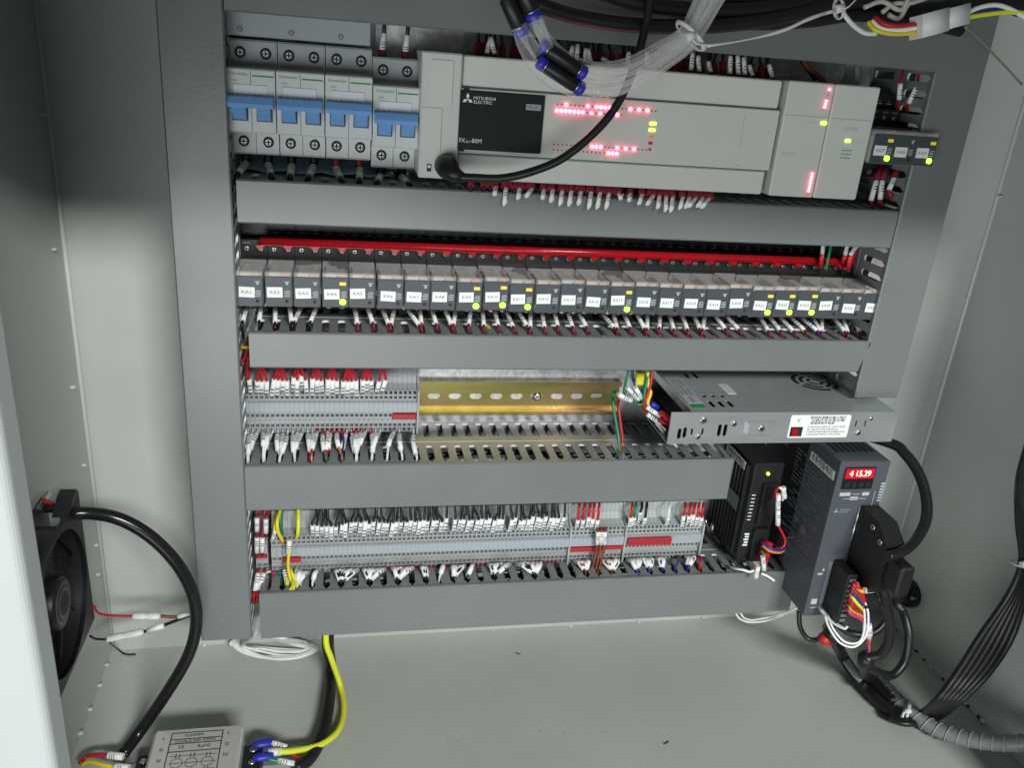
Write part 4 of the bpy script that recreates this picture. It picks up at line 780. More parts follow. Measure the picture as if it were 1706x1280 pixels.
# relays to the duct below
k = 0
for i in range(26):
    x0 = -.1376 + i * .0218
    for j in range(2):
        if random.random() < .1 and i not in (0, 1): continue
        k += 1; x = x0 + .0050 + j * .0112; a = V((x + jit(.001), -.0500, -.1625)); sx = slot_near(x + jit(.006)); s = V((sx, -.0730 + jit(.003), -.1742)); b_ = a.lerp(s, .80) + V((0, -.001, .0015)); st = a.lerp(s, .12)
        lead('%s white-sleeved wire below the relay marked %s' % (nth(j + 1), KA[i]), 'sleeved wires below the relays', [V((x, -.036, -.1600)), a, a.lerp(b_, .33), a.lerp(b_, .66), b_, s, s + V((0, .006, -.012))], 'ferrule' if i > 2 else 'wire_black', .0012, (st, b_), .0019, fer=(V((x, -.038, -.1590)), st), fr=.0026, fm='ferrule' if i > 1 else 'connector_black')
lead('single yellow wire among the sleeved wires below the relays', None, PY((803, 532, -.050), (806, 540, -.058), (814, 545, -.062), (817, 555, -.07)), 'wire_yellow', .0013)
lead('dark blue wire dropping below the relays at the far end', None, PY((1350, 525, -.050), (1352, 540, -.060), (1360, 552, -.068), (1366, 560, -.074)), 'wire_blue', .0013)
for j, (u, v0, u1, v1, sl) in enumerate(((1372, 409, 1370, 432, 1), (1384, 412, 1378, 436, 0), (1412, 411, 1408, 424, 1), (1428, 412, 1416, 438, 1))):
    w = ('wire_red', 'wire_green', 'wire_red', 'wire_red')[j]; lead('%s wire dropping onto the red comb bar at its far end' % nth(j + 1), 'wires feeding the red comb bar', PY((u + 3, 395, -.058), (u, v0, -.058), (u1, v1, -.052), (u1 - 2, v1 + 14, -.048)), w, .0013, (A(u, v0 - 3, -.059), A(u1, v0 + 13, -.057)) if sl else None, fer=(A(u1, v0 + 14, -.056), A(u1 - 4, v1 + 12, -.051)) if sl else None, fm='ferrule_red')
# controller terminals
def edge_t(u): return 84 + (u - 702) * .0844
def edge_b(u): return 296 + (u - 760) * .0525
for j in range(44):
    u = 786 + j * 9.2 + jit(1.5)
    if random.random() < .12 or 1040 < u < 1062: continue
    z = edge_b(u); a = A(u, z - 6, -.080); b_ = A(u + jit(2), z + 12 + jit(3), -.089); lead('%s dark red crimp terminal under the controller' % nth(j + 1), 'crimp terminals under the controller', [V((a.x, -.066, -.040)), a, b_, b_ + V((jit(.001), .004, -.006)), V((slot_near(b_.x), -.070, -.0560))], 'wire_black', .0009, fer=(a, b_), fr=.0028, fm='ferrule', name='crimp_terminal', cat='crimp terminal')
for j, (u, du, l) in enumerate(((843, -3, 27), (886, -9, 12), (906, -2, 14), (937, -4, 22), (952, -4, 22), (985, -4, 25), (1000, -5, 24), (1015, -5, 24), (1031, 3, 8), (1089, -10, 14), (1110, -1, 23), (1121, -3, 23), (1138, -5, 18), (1160, -12, 14), (1182, -12, 14), (826, -2, 12), (866, -3, 16), (921, -3, 18), (968, -4, 20), (1050, -2, 10), (1070, -5, 14), (1099, -3, 19), (1149, -6, 16), (1171, -8, 13))):
    z = edge_b(u) + 12; a, b_ = A(u, z, -.0900), A(u + du, z + l, -.0965)
    lead('%s white marker sleeve hanging below the controller' % nth(j + 1), 'marker sleeves below the controller', [A(u, z - 10, -.084), a, b_, b_ + V((0, .003, -.001)), A(u + du + 4, z + l - 6, -.0905), V((slot_near(b_.x), -.076, -.0545))], 'white_wire', .0009, (a, b_), .0018, fer=(A(u, z - 12, -.083), a), fr=.0025, name='wire_marker', cat='wire marker')
for j, (u, du, l) in enumerate(((811, 6, 26), (824, -6, 28), (949, 5, 24), (960, 3, 28), (975, 1, 22), (984, -4, 22), (1017, -14, 10), (1044, 4, 22), (1059, 5, 18), (1077, 1, 26), (1151, 3, 30), (1165, -2, 26), (1184, -4, 18), (1216, 1, 30), (1230, -1, 32), (1241, -2, 30), (1254, -6, 18), (1287, -6, 22))):
    z = edge_t(u) - 4; a, b_ = A(u, z, -.0760), A(u + du, z - l, -.0720)
    lead('%s white marker sleeve standing above the controller' % nth(j + 1), 'marker sleeves above the controller', [A(u, z + 14, -.070), a, b_, V((b_.x, -.066, .070))], 'wire_black', .0010, (a, b_), .0019, fer=(A(u, z + 14, -.074), a.lerp(b_, -.02)), fr=.0026, name='wire_marker', cat='wire marker')
for j in range(40):
    u = 800 + j * 12.3 + jit(4); z = edge_t(u); a, b_ = A(u, z + 6, -.068), A(u + jit(5), z - 16 - random.random() * 8, -.062); lead('%s dark red crimp terminal above the controller' % nth(j + 1), 'crimp terminals above the controller', [a, b_, V((b_.x + jit(.004), -.055, .064)), V((b_.x, -.05, .075))], 'wire_black', .0011, fer=(a, b_), fr=.0027, name='crimp_terminal', cat='crimp terminal')
for j, (pts, w) in enumerate(((((1265, 128, -.06), (1240, 110, -.05), (1225, 95, -.05), (1215, 70, -.05)), 'wire_black'), (((1385, 150, -.07), (1365, 128, -.062), (1345, 112, -.055), (1335, 90, -.05)), 'wire_brown'), (((1360, 132, -.06), (1340, 105, -.05), (1330, 85, -.05)), 'wire_black'))): lead('%s loose wire curling above the light grey modules' % nth(j + 1), 'loose wires above the modules', PY(*pts), w, .0024)
# grey ribbon above the modules
t = thing('ribbon_cable', 'grey flat ribbon cable rising behind the light grey modules', 'cable', A(1430, 130, -.05))
for j in range(2): q = MB(); p0, p1 = A(1408 + j * 28, 148, -.055), A(1416 + j * 26, 108, -.045); q.tube(smooth([p0, p0.lerp(p1, .5) + V((0, -.003, 0)), p1, p1 + V((0, 0, .02))], 4), .0055, 10, flat=.22, nx0=(1, 0, 0)); q.obj('ribbon', 'term', t)
for j, (u, v0, u1, v1) in enumerate(((1500, 138, 1498, 165), (1527, 145, 1514, 172))): lead('%s sleeved wire above the three separate relays' % nth(j + 1), 'wires above the separate relays', PY((u + 6, 112, -.055), (u + 3, 125, -.06), (u, v0, -.064), (u1, v1, -.062), (u1 - 2, v1 + 18, -.055)), 'ferrule_red', .0013, (A(u, v0, -.065), A(u1, v1, -.063)), .0022)
for j, (u, v0, u1, v1) in enumerate(((1460, 300, 1451, 334), (1470, 300, 1466, 332), (1490, 296, 1481, 316))): lead('%s sleeved wire below the three separate relays' % nth(j + 1), 'wires below the separate relays', PY((u + 6, 275, -.06), (u + 2, 290, -.066), (u, v0, -.070), (u1, v1, -.072), (u1 + 3, v1 + 10, -.074), (u1 + 4, v1 + 18, -.070)), 'ferrule_red', .0014, (A(u, v0, -.071), A(u1, v1, -.073)), .0023, fer=(A(u + 5, 280, -.062), A(u, v0, -.070)), fr=.0028)
# breaker leads
for i in range(8):
    br, pole = divmod(i, 2); x = MX - .0349 * (4 - br) + .0086 + pole * .0173; zt = -.0405 + (.0 if br < 3 else -.005); red = br == 2
    a = V((x, -.040, zt + .004)); b_ = V((x + jit(.002), -.043, zt - .0065)); s = V((slot_near(x), -.066, -.0560)); c = b_.lerp(s, .75) + V((0, -.003, 0))
    lead('%s thick wire leaving the underside of the breakers, %s end' % (nth(i + 1), 'red' if red else 'black'), 'thick wires below the breakers', [a, b_, c, s, s + V((0, .01, -.012))], 'wire_black', .0021, (b_.lerp(c, .05), c), .0029, fer=(a, b_.lerp(c, .08)), fr=.0036, fm='ferrule' if red else 'connector_black')
for i in range(2):
    x = MX - .036 + .0089 + i * .0178; a = V((x, -.042, .034)); b_ = V((x, -.042, .0425)); lead('%s sleeved wire rising from the breaker beside the controller' % nth(i + 1), 'wires above the lower-set breaker', [a, b_, V((x + .001, -.046, .056)), V((x + .001, -.045, .075))], 'wire_black', .0016, (b_, V((x + .0008, -.0455, .055))), .0024, fer=(a, b_), fr=.0030, fm='ferrule')
for j, (u, w) in enumerate(((398, 8), (436, 8), (452, 5), (458, 4))): lead('%s black wire running up behind the busbar cover' % nth(j + 1), 'black wires behind the busbar cover', PY((u, 30, -.024), (u + 1, 15, -.024), (u + 2, -10, -.024)), 'wire_black', .0012 + w * .0002)
# red wires beside the vertical duct
for j, (pts, w) in enumerate(((((412, 580, -.060), (408, 596, -.062), (398, 606, -.060), (392, 612, -.05)), 'wire_red'), (((414, 592, -.060), (411, 612, -.060), (412, 632, -.052)), 'wire_red'), (((420, 578, -.058), (405, 579, -.062), (396, 577, -.05)), 'wire_yellow'), (((400, 600, -.055), (404, 625, -.058), (398, 640, -.05)), 'wire_black'))): lead('%s loose wire squeezed between the vertical duct and the short gap' % nth(j + 1), 'loose wires beside the vertical duct', PY(*pts), w, .0014)
# wires seen through the duct slots
for nm, z0, z1, xr, ws in (('short cable duct under the yellow rail', -.326, -.302, (-.13, .30), ('wire_red', 'wire_red', 'wire_black', 'wire_red', 'wire_black', 'wire_black')), ('lowest cable duct', -.462, -.434, (-.12, .38), ('wire_black', 'wire_black', 'wire_black', 'wire_red', 'wire_black')), ('duct below the relays', -.196, -.182, (-.12, .40), ('wire_black', 'wire_black', 'wire_red', 'wire_black')), ('duct below the controller', -.078, -.062, (-.12, .40), ('wire_black', 'wire_black', 'wire_black', 'wire_red'))):
    for j, w in enumerate(ws):
        zz = z0 + (z1 - z0) * (j + .5) / len(ws); yy = -.074 + .011 * (j % 3); lead('%s %s wire lying inside the %s' % (nth(j + 1), 'red' if w == 'wire_red' else 'black', nm), 'wires inside the ducts', [V((xr[0] + (xr[1] - xr[0]) * q_ / 9, yy + jit(.003), zz + jit(.003))) for q_ in range(10)], w, .0026, k=4, n=6)
# coloured wires around the power supply terminals
PW = [('wire_green', .0014, ((1048, 612, -.060), (1042, 640, -.060), (1040, 655, -.058), (1046, 668, -.050)), None, 'green wire dropping from the duct to the rail end'), ('wire_blue', .0014, ((1053, 612, -.060), (1055, 632, -.060), (1060, 645, -.060), (1062, 655, -.055)), None, 'short blue wire at the rail end'), ('wire_green', .0014, ((1084, 612, -.075), (1078, 635, -.078), (1074, 655, -.078), (1072, 672, -.078), (1062, 674, -.076), (1054, 668, -.070)), (1052, 668, 1030, 657), 'green wire bent back with a white sleeve'), ('wire_red', .0014, ((1088, 612, -.078), (1084, 640, -.080), (1078, 660, -.080), (1073, 678, -.080), (1080, 692, -.085)), (1078, 690, 1101, 706), 'red wire curving to the power supply terminals'), ('wire_yellow', .0016, ((1079, 620, -.076), (1081, 645, -.079), (1084, 655, -.080), (1079, 672, -.082), (1084, 684, -.085)), (1077, 678, 1100, 694), 'yellow wire curving to the power supply terminals'), ('wire_green', .0014, ((1026, 652, -.040), (1021, 655, -.055), (1021, 670, -.062), (1024, 690, -.066), (1029, 720, -.070), (1032, 748, -.076), (1033, 760, -.066)), None, 'green wire running down into the duct slot'), ('wire_red', .0014, ((1032, 660, -.050), (1030, 675, -.060), (1033, 700, -.066), (1037, 728, -.070), (1035, 745, -.074), (1035, 760, -.066)), (1031, 660, 1052, 668), 'red wire running down into the duct slot'), ('white_wire', .0010, ((1062, 668, -.066), (1050, 650, -.066), (1045, 640, -.060)), (1065, 666, 1044, 646), 'white sleeved lead pointing up at the rail end'), ('white_wire', .0010, ((1072, 664, -.070), (1062, 648, -.068), (1058, 636, -.060)), (1070, 664, 1058, 646), 'second white sleeved lead at the rail end'), ('white_wire', .0010, ((1054, 664, -.064), (1046, 656, -.062), (1040, 650, -.060)), (1060, 664, 1044, 652), 'third white sleeved lead at the rail end'), ('white_wire', .0011, ((1098, 706, -.088), (1110, 718, -.098), (1122, 738, -.104), (1128, 745, -.09)), None, 'white wire leaving under the power supply'), ('white_wire', .0011, ((1092, 704, -.086), (1106, 722, -.096), (1116, 740, -.10)), None, 'second white wire leaving under the power supply')]
for w, r, pts, sl, lb in PW: lead(lb, 'wires around the power supply terminals', PY(*pts), w, r, (A(sl[0], sl[1], pts[len(pts) // 2][2] - .006), A(sl[2], sl[3], pts[len(pts) // 2][2] - .009)) if sl else None, .0022)
for j, (u, v) in enumerate(((1108, 694), (1112, 700), (1106, 705))): t = thing('spade_lug', '%s red insulated spade lug on the power supply terminals' % nth(j + 1), 'lug', A(u, v, -.09), 'red spade lugs'); q = MB(); q.tube([A(u - 8, v - 6, -.092), A(u + 4, v, -.092), A(u + 14, v + 6, -.088)], .003, 10, rr=[.0032, .0034, .0020], flat=.7); q.obj('boot', 'red_lug', t)
t = thing('spade_lug', 'blue insulated spade lug at the power supply terminals', 'lug', A(1090, 676, -.08)); q = MB(); q.tube([A(1083, 672, -.080), A(1095, 680, -.080)], .003, 10); q.obj('boot', 'lug_blue', t)
t = thing('indicator_block', 'lime green lit terminal block behind the power supply wires', 'terminal block', A(1066, 632, -.03)); q = MB(); p = A(1066, 634, -.035); q.rbox('y', -.036, -.009, p.x - .004, p.x + .004, p.z - .005, p.z + .008, .001, .0008); q.obj('block', 'wire_yg', t)
# driver plug wires
for j in range(4):
    p = A(1271 - j * 2.6, 902 + j * 9, -.086); t = thing('ferrule_plug', '%s red ferrule stacked on the stepper driver plug' % nth(j + 1), 'ferrule', p, 'red ferrules on the stepper driver'); q = MB(); q.tube([p, p + V((.004, -.010, .001))], .0028, 10); q.obj('boot', 'ferrule_red', t)
DW = [('wire_red', ((1290, 832, -.090), (1293, 818, -.098), (1299, 812, -.100), (1303, 822, -.100), (1301, 834, -.098)), None, 'red wire hooking over at the stepper driver'), ('white_wire', ((1298, 812, -.100), (1306, 818, -.102), (1305, 828, -.101), (1303, 834, -.098)), (1305, 812, 1307, 830), 'bent white sleeve at the stepper driver'), ('wire_red', ((1297, 824, -.098), (1296, 850, -.098), (1295, 872, -.098), (1300, 882, -.098), (1308, 900, -.098), (1304, 912, -.098), (1290, 915, -.094)), (1297, 824, 1296, 848), 'red wire with white sleeve hanging beside the driver'), ('wire_black', ((1296, 858, -.096), (1305, 872, -.098), (1320, 884, -.098), (1324, 894, -.098), (1308, 896, -.095)), (1296, 850, 1296, 875), 'thin black wire bowing beside the driver'), ('wire_blue', ((1270, 905, -.094), (1285, 915, -.100), (1300, 918, -.100), (1308, 914, -.097)), None, 'blue wire curving from the driver plug'), ('wire_orange', ((1270, 909, -.094), (1283, 919, -.100), (1298, 921, -.100), (1306, 918, -.097)), None, 'tan wire curving from the driver plug'), ('white_wire', ((1264, 935, -.094), (1262, 946, -.098), (1250, 953, -.098), (1238, 950, -.096), (1226, 948, -.090), (1218, 945, -.080)), (1263, 944, 1259, 963), 'white wire curving from the driver into the duct'), ('white_wire', ((1268, 925, -.094), (1272, 940, -.098), (1270, 950, -.096)), (1271, 928, 1273, 950), 'white sleeve hanging under the driver plug'), ('white_wire', ((1268, 956, -.090), (1278, 960, -.092), (1290, 968, -.092)), None, 'pale wire crossing the duct end'), ('wire_green', ((1268, 918, -.094), (1273, 925, -.098), (1272, 935, -.096)), None, 'short green wire on the driver plug')]
for w, pts, sl, lb in DW: lead(lb, 'wires on the stepper driver', PY(*pts), w, .0013, (A(sl[0], sl[1], -.101), A(sl[2], sl[3], -.101)) if sl else None, .0024)
t = thing('bare_screw', 'bright post and bent wire between lower strip and driver', 'screw', A(1187, 880, -.02)); q = MB(); q.tube([A(1188, 872, -.020), A(1187, 880, -.020), A(1186, 888, -.020)], .0024, 8, rr=[.0015, .003, .003]); q.tube(smooth(PY((1176, 868, -.02), (1180, 882, -.02), (1184, 893, -.02), (1196, 892, -.02)), 4), .0011, 6); q.obj('post', 'screw', t)

# ------------------------------------------------------------------ heavy cables, servo corner
def cable(label, pts, r, m='rubber', group=None, name='cable', n=12, k=8): q = MB(); q.tube(smooth(pts, k), r, n); return tag(q.obj(name, m), label, 'cable', group)
G = 'black cables around the servo amplifier'
cable('black cable looping from behind the power supply to the large signal plug', [V((.40, -.055, -.270))] + PY((1478, 737, -.110), (1508, 757, -.125), (1531, 790, -.140), (1543, 830, -.155), (1542, 868, -.168), (1524, 902, -.180), (1500, 921, -.188), (1478, 928, -.192)), .0050, 'rubber_gloss', G)
cable('black cable hanging from the smaller plug in a short loop', PY((1462, 955, -.160), (1472, 985, -.168), (1481, 1025, -.168), (1482, 1062, -.165), (1468, 1090, -.160), (1448, 1096, -.155), (1436, 1105, -.150)), .0048, 'rubber', G)
cable('black cable curving from the wall gland down to the sleeve', [V((XR - .004, -.012, -.518))] + PY((1488, 998, -.10), (1504, 1020, -.12), (1514, 1060, -.135), (1508, 1100, -.142), (1486, 1126, -.148), (1462, 1120, -.150), (1440, 1110, -.150)), .0044, 'rubber', G)
cable('black cable passing sideways from the wall gland behind the plugs', [V((XR - .004, -.014, -.520))] + PY((1478, 998, -.09), (1450, 998, -.09), (1425, 996, -.08)), .0042, 'rubber', G)
cable('black cable arching behind the loops under the amplifier', PY((1478, 1030, -.13), (1462, 1050, -.135), (1440, 1058, -.135), (1415, 1054, -.13), (1395, 1040, -.12), (1385, 1030, -.11)), .0038, 'rubber', G)
cable('thin black cable drooping below the amplifier corner', PY((1331, 1018, -.09), (1333, 1045, -.095), (1345, 1064, -.10), (1362, 1066, -.105), (1376, 1052, -.11), (1384, 1040, -.11)), .0026, 'rubber', G)
cable('thick black sleeve lying on the floor under the amplifier', PY((1380, 1045, -.10), (1388, 1062, -.115)) + PZ((1408, 1100, -.556), (1438, 1142, -.562), (1470, 1175, -.563), (1504, 1198, -.563)), .0062, 'rubber', G)
cable('black braided sleeve collecting the coloured servo wires', PY((1446, 1092, -.150), (1442, 1104, -.150)) + PZ((1448, 1128, -.553), (1462, 1146, -.560), (1490, 1172, -.562)), .0082, 'rubber', G)
t = thing('grey_jacket_cable', 'grey-jacketed cable with stripped black end under the amplifier', 'cable', AZ(1415, 1110, -.556)); q = MB(); q.tube(smooth(PZ((1392, 1078, -.552), (1408, 1100, -.552), (1424, 1122, -.553), (1437, 1136, -.555)), 5), .0040, 10); q.obj('jacket', 'term_pale', t); q = MB(); q.tube(PZ((1437, 1136, -.555), (1440, 1146, -.556)), .0035, 10); q.obj('stripped_end', 'rubber', t)
t = thing('red_cap', 'soft red cap on a cable end under the amplifier', 'cap', A(1374, 1066, -.11)); q = MB(); q.tube([A(1366, 1060, -.11), A(1374, 1066, -.112), A(1384, 1070, -.112)], .006, 12, rr=[.004, .0065, .0045]); q.obj('cap', 'red_lug', t)
SV = [('wire_red', 'red'), ('wire_red', 'dark red'), ('wire_brown', 'brown'), ('wire_blue', 'blue'), ('wire_yg', 'yellow-green'), ('wire_red', 'red'), ('wire_brown', 'brown'), ('wire_orange', 'orange'), ('wire_pink', 'pink')]
for j, (w, nm) in enumerate(SV):
    u, v = 1424 - j * 1.5, 972 + j * 5.2; e = (1444 + j % 4 * 2.2, 1040 + j * 1.5)
    lead('%s coloured servo wire counted from the top of the tall plug, %s' % (nth(j + 1), nm), 'coloured servo wires', PY((u - 6, v - 1, -.155), (u, v, -.166), (u + 9 - j * .4, v + 10, -.170), ((u + e[0]) / 2 + 7, (v + e[1]) / 2, -.168), (*e, -.160), (1446 + j % 3, 1075, -.155), (1446, 1094, -.151)), w, .0016, (A(e[0] - 3, e[1] - 4, -.164), A(e[0] - 1, e[1] + 14, -.161)) if j in (1, 3, 4, 6) else None, .0026, fer=(A(u - 6, v - 1, -.156), A(u + 3, v + 3, -.168)) if j < 6 else None, fr=.0028, fm='ferrule_red')
for j in range(2): lead('%s white wire looping down under the tall plug' % nth(j + 1), 'white looping servo wires', PY((1374 + j * 5, 1026, -.150), (1382 + j * 6, 1048, -.160), (1400 + j * 6, 1072 - j * 3, -.168), (1424 + j * 3, 1078 - j * 6, -.170), (1443 - j * 5, 1058, -.170), (1446 - j * 6, 1020, -.170), (1434 - j * 3, 994, -.168), (1420, 982, -.160)), 'white_wire', .0011)
lead('yellow lead with small printed tag beside the plugs', None, PY((1421, 978, -.160), (1428, 981, -.168), (1436, 985, -.170), (1444, 986, -.170)), 'wire_yellow', .0022, (A(1440, 984, -.172), A(1455, 983, -.172)), .003)
t = thing('cable_gland', 'round black cable gland on the cabinet wall behind the servo plugs', 'cable gland', (XR, -.020, -.515)); p = AX(1512, 990, XR - .006)
q = MB(); q.tube([(XR - .0002, p.y, p.z), (XR - .006, p.y, p.z), (XR - .012, p.y, p.z), (XR - .0135, p.y, p.z)], .016, 28, rr=[.0165, .0165, .0145, .010]); q.obj('gland_body', 'rubber_gloss', t)
t = thing('spiral_conduit', 'translucent grey spiral conduit curving across the floor towards the wall', 'conduit', AZ(1560, 1215, ZF))
cp = smooth(PZ((1466, 1138, -.560), (1492, 1165, -.560), (1522, 1192, -.561), (1560, 1216, -.560), (1605, 1231, -.554), (1650, 1238, -.544), (1700, 1239, -.530), (1760, 1232, -.515)), 10)
q = MB(); q.tube(cp, .0078, 16); q.obj('sleeve', 'conduit', t); q = MB(); L = [0]
for i in range(1, len(cp)): L.append(L[-1] + (cp[i] - cp[i - 1]).length)
hp = []; tot = L[-1]; M_ = 340; i = 0
for s_ in range(M_):
    d = tot * s_ / M_
    while i < len(L) - 2 and L[i + 1] < d: i += 1
    c = cp[i].lerp(cp[i + 1], (d - L[i]) / max(1e-9, L[i + 1] - L[i])); tg = (cp[i + 1] - cp[i]).normalized(); n1 = tg.cross(V((0, 0, 1))).normalized(); n2 = n1.cross(tg); a = d / .0105 * 2 * math.pi; hp.append(c + (n1 * math.cos(a) + n2 * math.sin(a)) * .0081)
q.tube(hp, .0005, 5); q = MB(); q.tube(hp, .0006, 5); q.obj('spiral_edge', 'term_pale', t)
q = MB(); q.tube(cp[2:], .0042, 10); q.obj('inner_cables', 'term', t)
G = 'black cables bundled along the right wall'
for j in range(6):
    o = (j - 2.5) * 5.0; cable('%s black cable of the bundle sweeping down the cabinet side wall' % nth(j + 1), PY((1722 + o * .2, 720, -.20), (1704 - abs(o) * .5, 800 + j * 3, -.19), (1702 + o * .4, 870, -.18), (1706 + o * .3, 935, -.178), (1694 + o * 1.0, 990, -.178), (1660 + o * 2.1, 1060, -.180), (1622 + o * 2.1, 1120, -.185), (1580 + o * 1.6, 1168, -.188)) + PZ((1545 + o, 1194 + o * .4, -.560), (1505 + o * .4, 1199 + o * .6, -.562), (1480, 1190 + o * .5, -.563)), .0033, 'rubber', G, n=10)
def zip_tie(label, c, ax, r, tail, w=.0016):
    ax = V(ax).normalized(); u = ax.orthogonal().normalized(); v_ = ax.cross(u); t = thing('cable_tie', label, 'cable tie', c, 'white cable ties'); c = V(c)
    q = MB(); q.tube([c + (u * math.cos(a) + v_ * math.sin(a)) * r for a in [2 * math.pi * i / 24 for i in range(25)]], w, 8, flat=.5, caps=False); q.obj('loop', 'zip', t)
    h = c + (CAMX - c).normalized() * r; q = MB(); q.tube([h - V((.0030, 0, .001)), h + V((.0030, 0, .001))], .0030, 8); q.obj('head', 'zip', t)
    if tail: q = MB(); q.tube(smooth([h] + [V(p) for p in tail], 5), w * .8, 6, flat=.5); q.obj('tail', 'zip', t)
zip_tie('white cable tie round the floor conduit and black bundle', AZ(1512, 1186, -.560), (.6, -.5, 0), .0105, PZ((1506, 1188, -.552), (1503, 1196, -.556)))
zip_tie('white cable tie round the black bundle at the cabinet side wall', A(1706, 940, -.178), (0, .2, 1), .0105, None)

# ------------------------------------------------------------------ floor of the cabinet, near side
cable('black sleeved cable hanging from the lowest duct to the filter', [V((-.066, -.04, -.455))] + PY((546, 1070, -.045)) + PZ((551, 1118, -.560), (546, 1180, -.5625), (536, 1225, -.563), (517, 1262, -.563), (492, 1282, -.563)), .0062, 'rubber')
cable('yellow-green earth cable curving from the lowest duct to the filter', [V((-.068, -.055, -.455))] + PY((543, 1066, -.060), (552, 1098, -.062)) + PZ((566, 1140, -.556), (573, 1180, -.562), (564, 1217, -.562), (535, 1241, -.560), (495, 1251, -.556), (462, 1254, -.552)), .0029, 'wire_yg')
for j in range(2):
    y0 = 1241 + j * 22; t = thing('ring_terminal', '%s blue insulated fork terminal on the filter' % ('upper', 'lower')[j], 'lug', AZ(436, y0, -.553), 'blue fork terminals on the filter'); q = MB(); q.tube(PZ((420, y0 + 2, -.550), (430, y0, -.550), (450, y0 - 3, -.552), (456, y0 - 4, -.552)), .004, 10, rr=[.0022, .0044, .0044, .0030], flat=.75); q.obj('boot', 'lug_blue', t)
lead('red wire with printed sleeve on the upper filter fork', 'wires on the filter', PZ((450, 1238, -.552), (466, 1241, -.553), (480, 1250, -.556), (496, 1264, -.560), (510, 1270, -.562)), 'wire_red', .0015, PZ((453, 1238, -.551), (478, 1246, -.555)), .0026)
lead('green wire with white sleeve on the lower filter fork', 'wires on the filter', PZ((446, 1266, -.552), (470, 1270, -.556), (500, 1274, -.560), (512, 1272, -.562)), 'wire_green', .0020, PZ((462, 1268, -.555), (490, 1273, -.559)), .0026)
t = thing('printed_sleeve', 'white printed sleeve on the yellow-green earth cable at the filter', 'sleeve', AZ(455, 1254, -.552)); q = MB(); q.tube(PZ((446, 1255, -.5515), (469, 1253, -.553)), .0036, 10); o = q.obj('sleeve_tube', 'sleeve', t)
lead('red wire with clear sleeve at the near filter terminals', 'wires on the filter', PZ((200, 1262, -.560), (168, 1258, -.558), (145, 1262, -.560), (132, 1274, -.562)), 'wire_red', .0018, PZ((180, 1259, -.557), (206, 1262, -.558)), .0034)
lead('yellow wire with sleeve at the near filter terminals', 'wires on the filter', PZ((215, 1281, -.560), (175, 1276, -.558), (150, 1270, -.558), (136, 1276, -.562)), 'wire_yellow', .0018, PZ((190, 1278, -.557), (215, 1281, -.557)), .0034)
t = thing('white_wire_coil', 'loose coil of white wires lying below the lowest duct', 'wire coil', AZ(455, 1085, ZF))
for j in range(10):
    dx = j * 3.4; kv = jit(9); ku = jit(8); q = MB(); q.tube(smooth([V((-.130, -.060, -.462 - j * .001))] + PY((423, 1052 + j, -.040)) + PZ((400 - dx * .3 + 12, 1058 + j * 2, -.552), (384 + dx * 1.1, 1072 + j, -.558), (402 + dx * 1.2, 1084 + kv * .6, -.564), (440 + dx, 1090 + kv, -.567), (485 + dx * .5, 1090 + kv * .8, -.567), (514 + ku, 1086 + kv * .4, -.565), (522 + ku * .8, 1079 + kv * .3, -.561), (504 - dx, 1071 + kv * .4, -.557)) + [A(470 - dx, 1063 - j * .5, -.05)], 6), .0015, 7); q.obj('strand', 'white_wire', t)
# fan wiring with inline connectors
for j, (w, nm, pa, pb) in enumerate((('wire_red', 'red', ((157, 1010), (164, 1022), (185, 1026), (220, 1027)), ((268, 1027), (297, 1028), (325, 1021))), ('wire_black', 'black', ((150, 1060), (160, 1065), (176, 1066)), ((240, 1053), (268, 1044), (300, 1032), (326, 1022))))):
    t = thing('fan_lead', '%s fan lead with clear inline connector beside the fan' % nm, 'wire', A(200, 1040, -.08), 'fan leads')
    q = MB(); q.tube(smooth(PY(*[(u, v, -.095 + .02 * i / 3) for i, (u, v) in enumerate(pa)]), 5), .0011, 7); q.obj('wire_end', w, t); q = MB(); q.tube(smooth(PY(*[(u, v, -.078) for u, v in pb]), 5), .0015, 7); q.obj('wire_end', 'wire_brown' if j == 0 else w, t)
    q = MB(); a, b_ = A(*pa[-1], -.078), A(*pb[0], -.078); P = [a.lerp(b_, f) for f in (0, .08, .42, .5, .58, .92, 1)]; q.tube(P, .004, 10, rr=[.0018, .0040, .0040, .0030, .0040, .0040, .0018], flat=.75); q.obj('inline_connector', 'frost', t)
    q = MB(); q.tube(PY((*((297, 1028), (246, 1052))[j], -.079), (*((322, 1022), (274, 1042))[j], -.079)), .0028, 8, rr=[.0026, .0030 if j else .0012]); q.obj('marker_sleeve', 'sleeve', t)
q = MB(); q.tube(smooth([AX(181, 1070, XL + .012)] + PZ((198, 1084, -.566), (210, 1091, -.570), (226, 1091, -.570)), 5), .0009, 6); tag(q.obj('wire', 'wire_black'), 'short stray black wire at the back corner of the floor', 'wire')
for j in range(2): cable('%s thin white wire drooping under the lowest duct near the amplifier' % nth(j + 1), [V((.358 + j * .004, -.05, -.468))] + PY((1226 + j * 8, 1022, -.040), (1242 + j * 6, 1036 - j * 3, -.045), (1270, 1036 - j * 5, -.05), (1300, 1027 - j * 3, -.05), (1330, 1012, -.045)), .0012, 'white_wire', 'thin white wires under the lowest duct', name='wire', n=7)

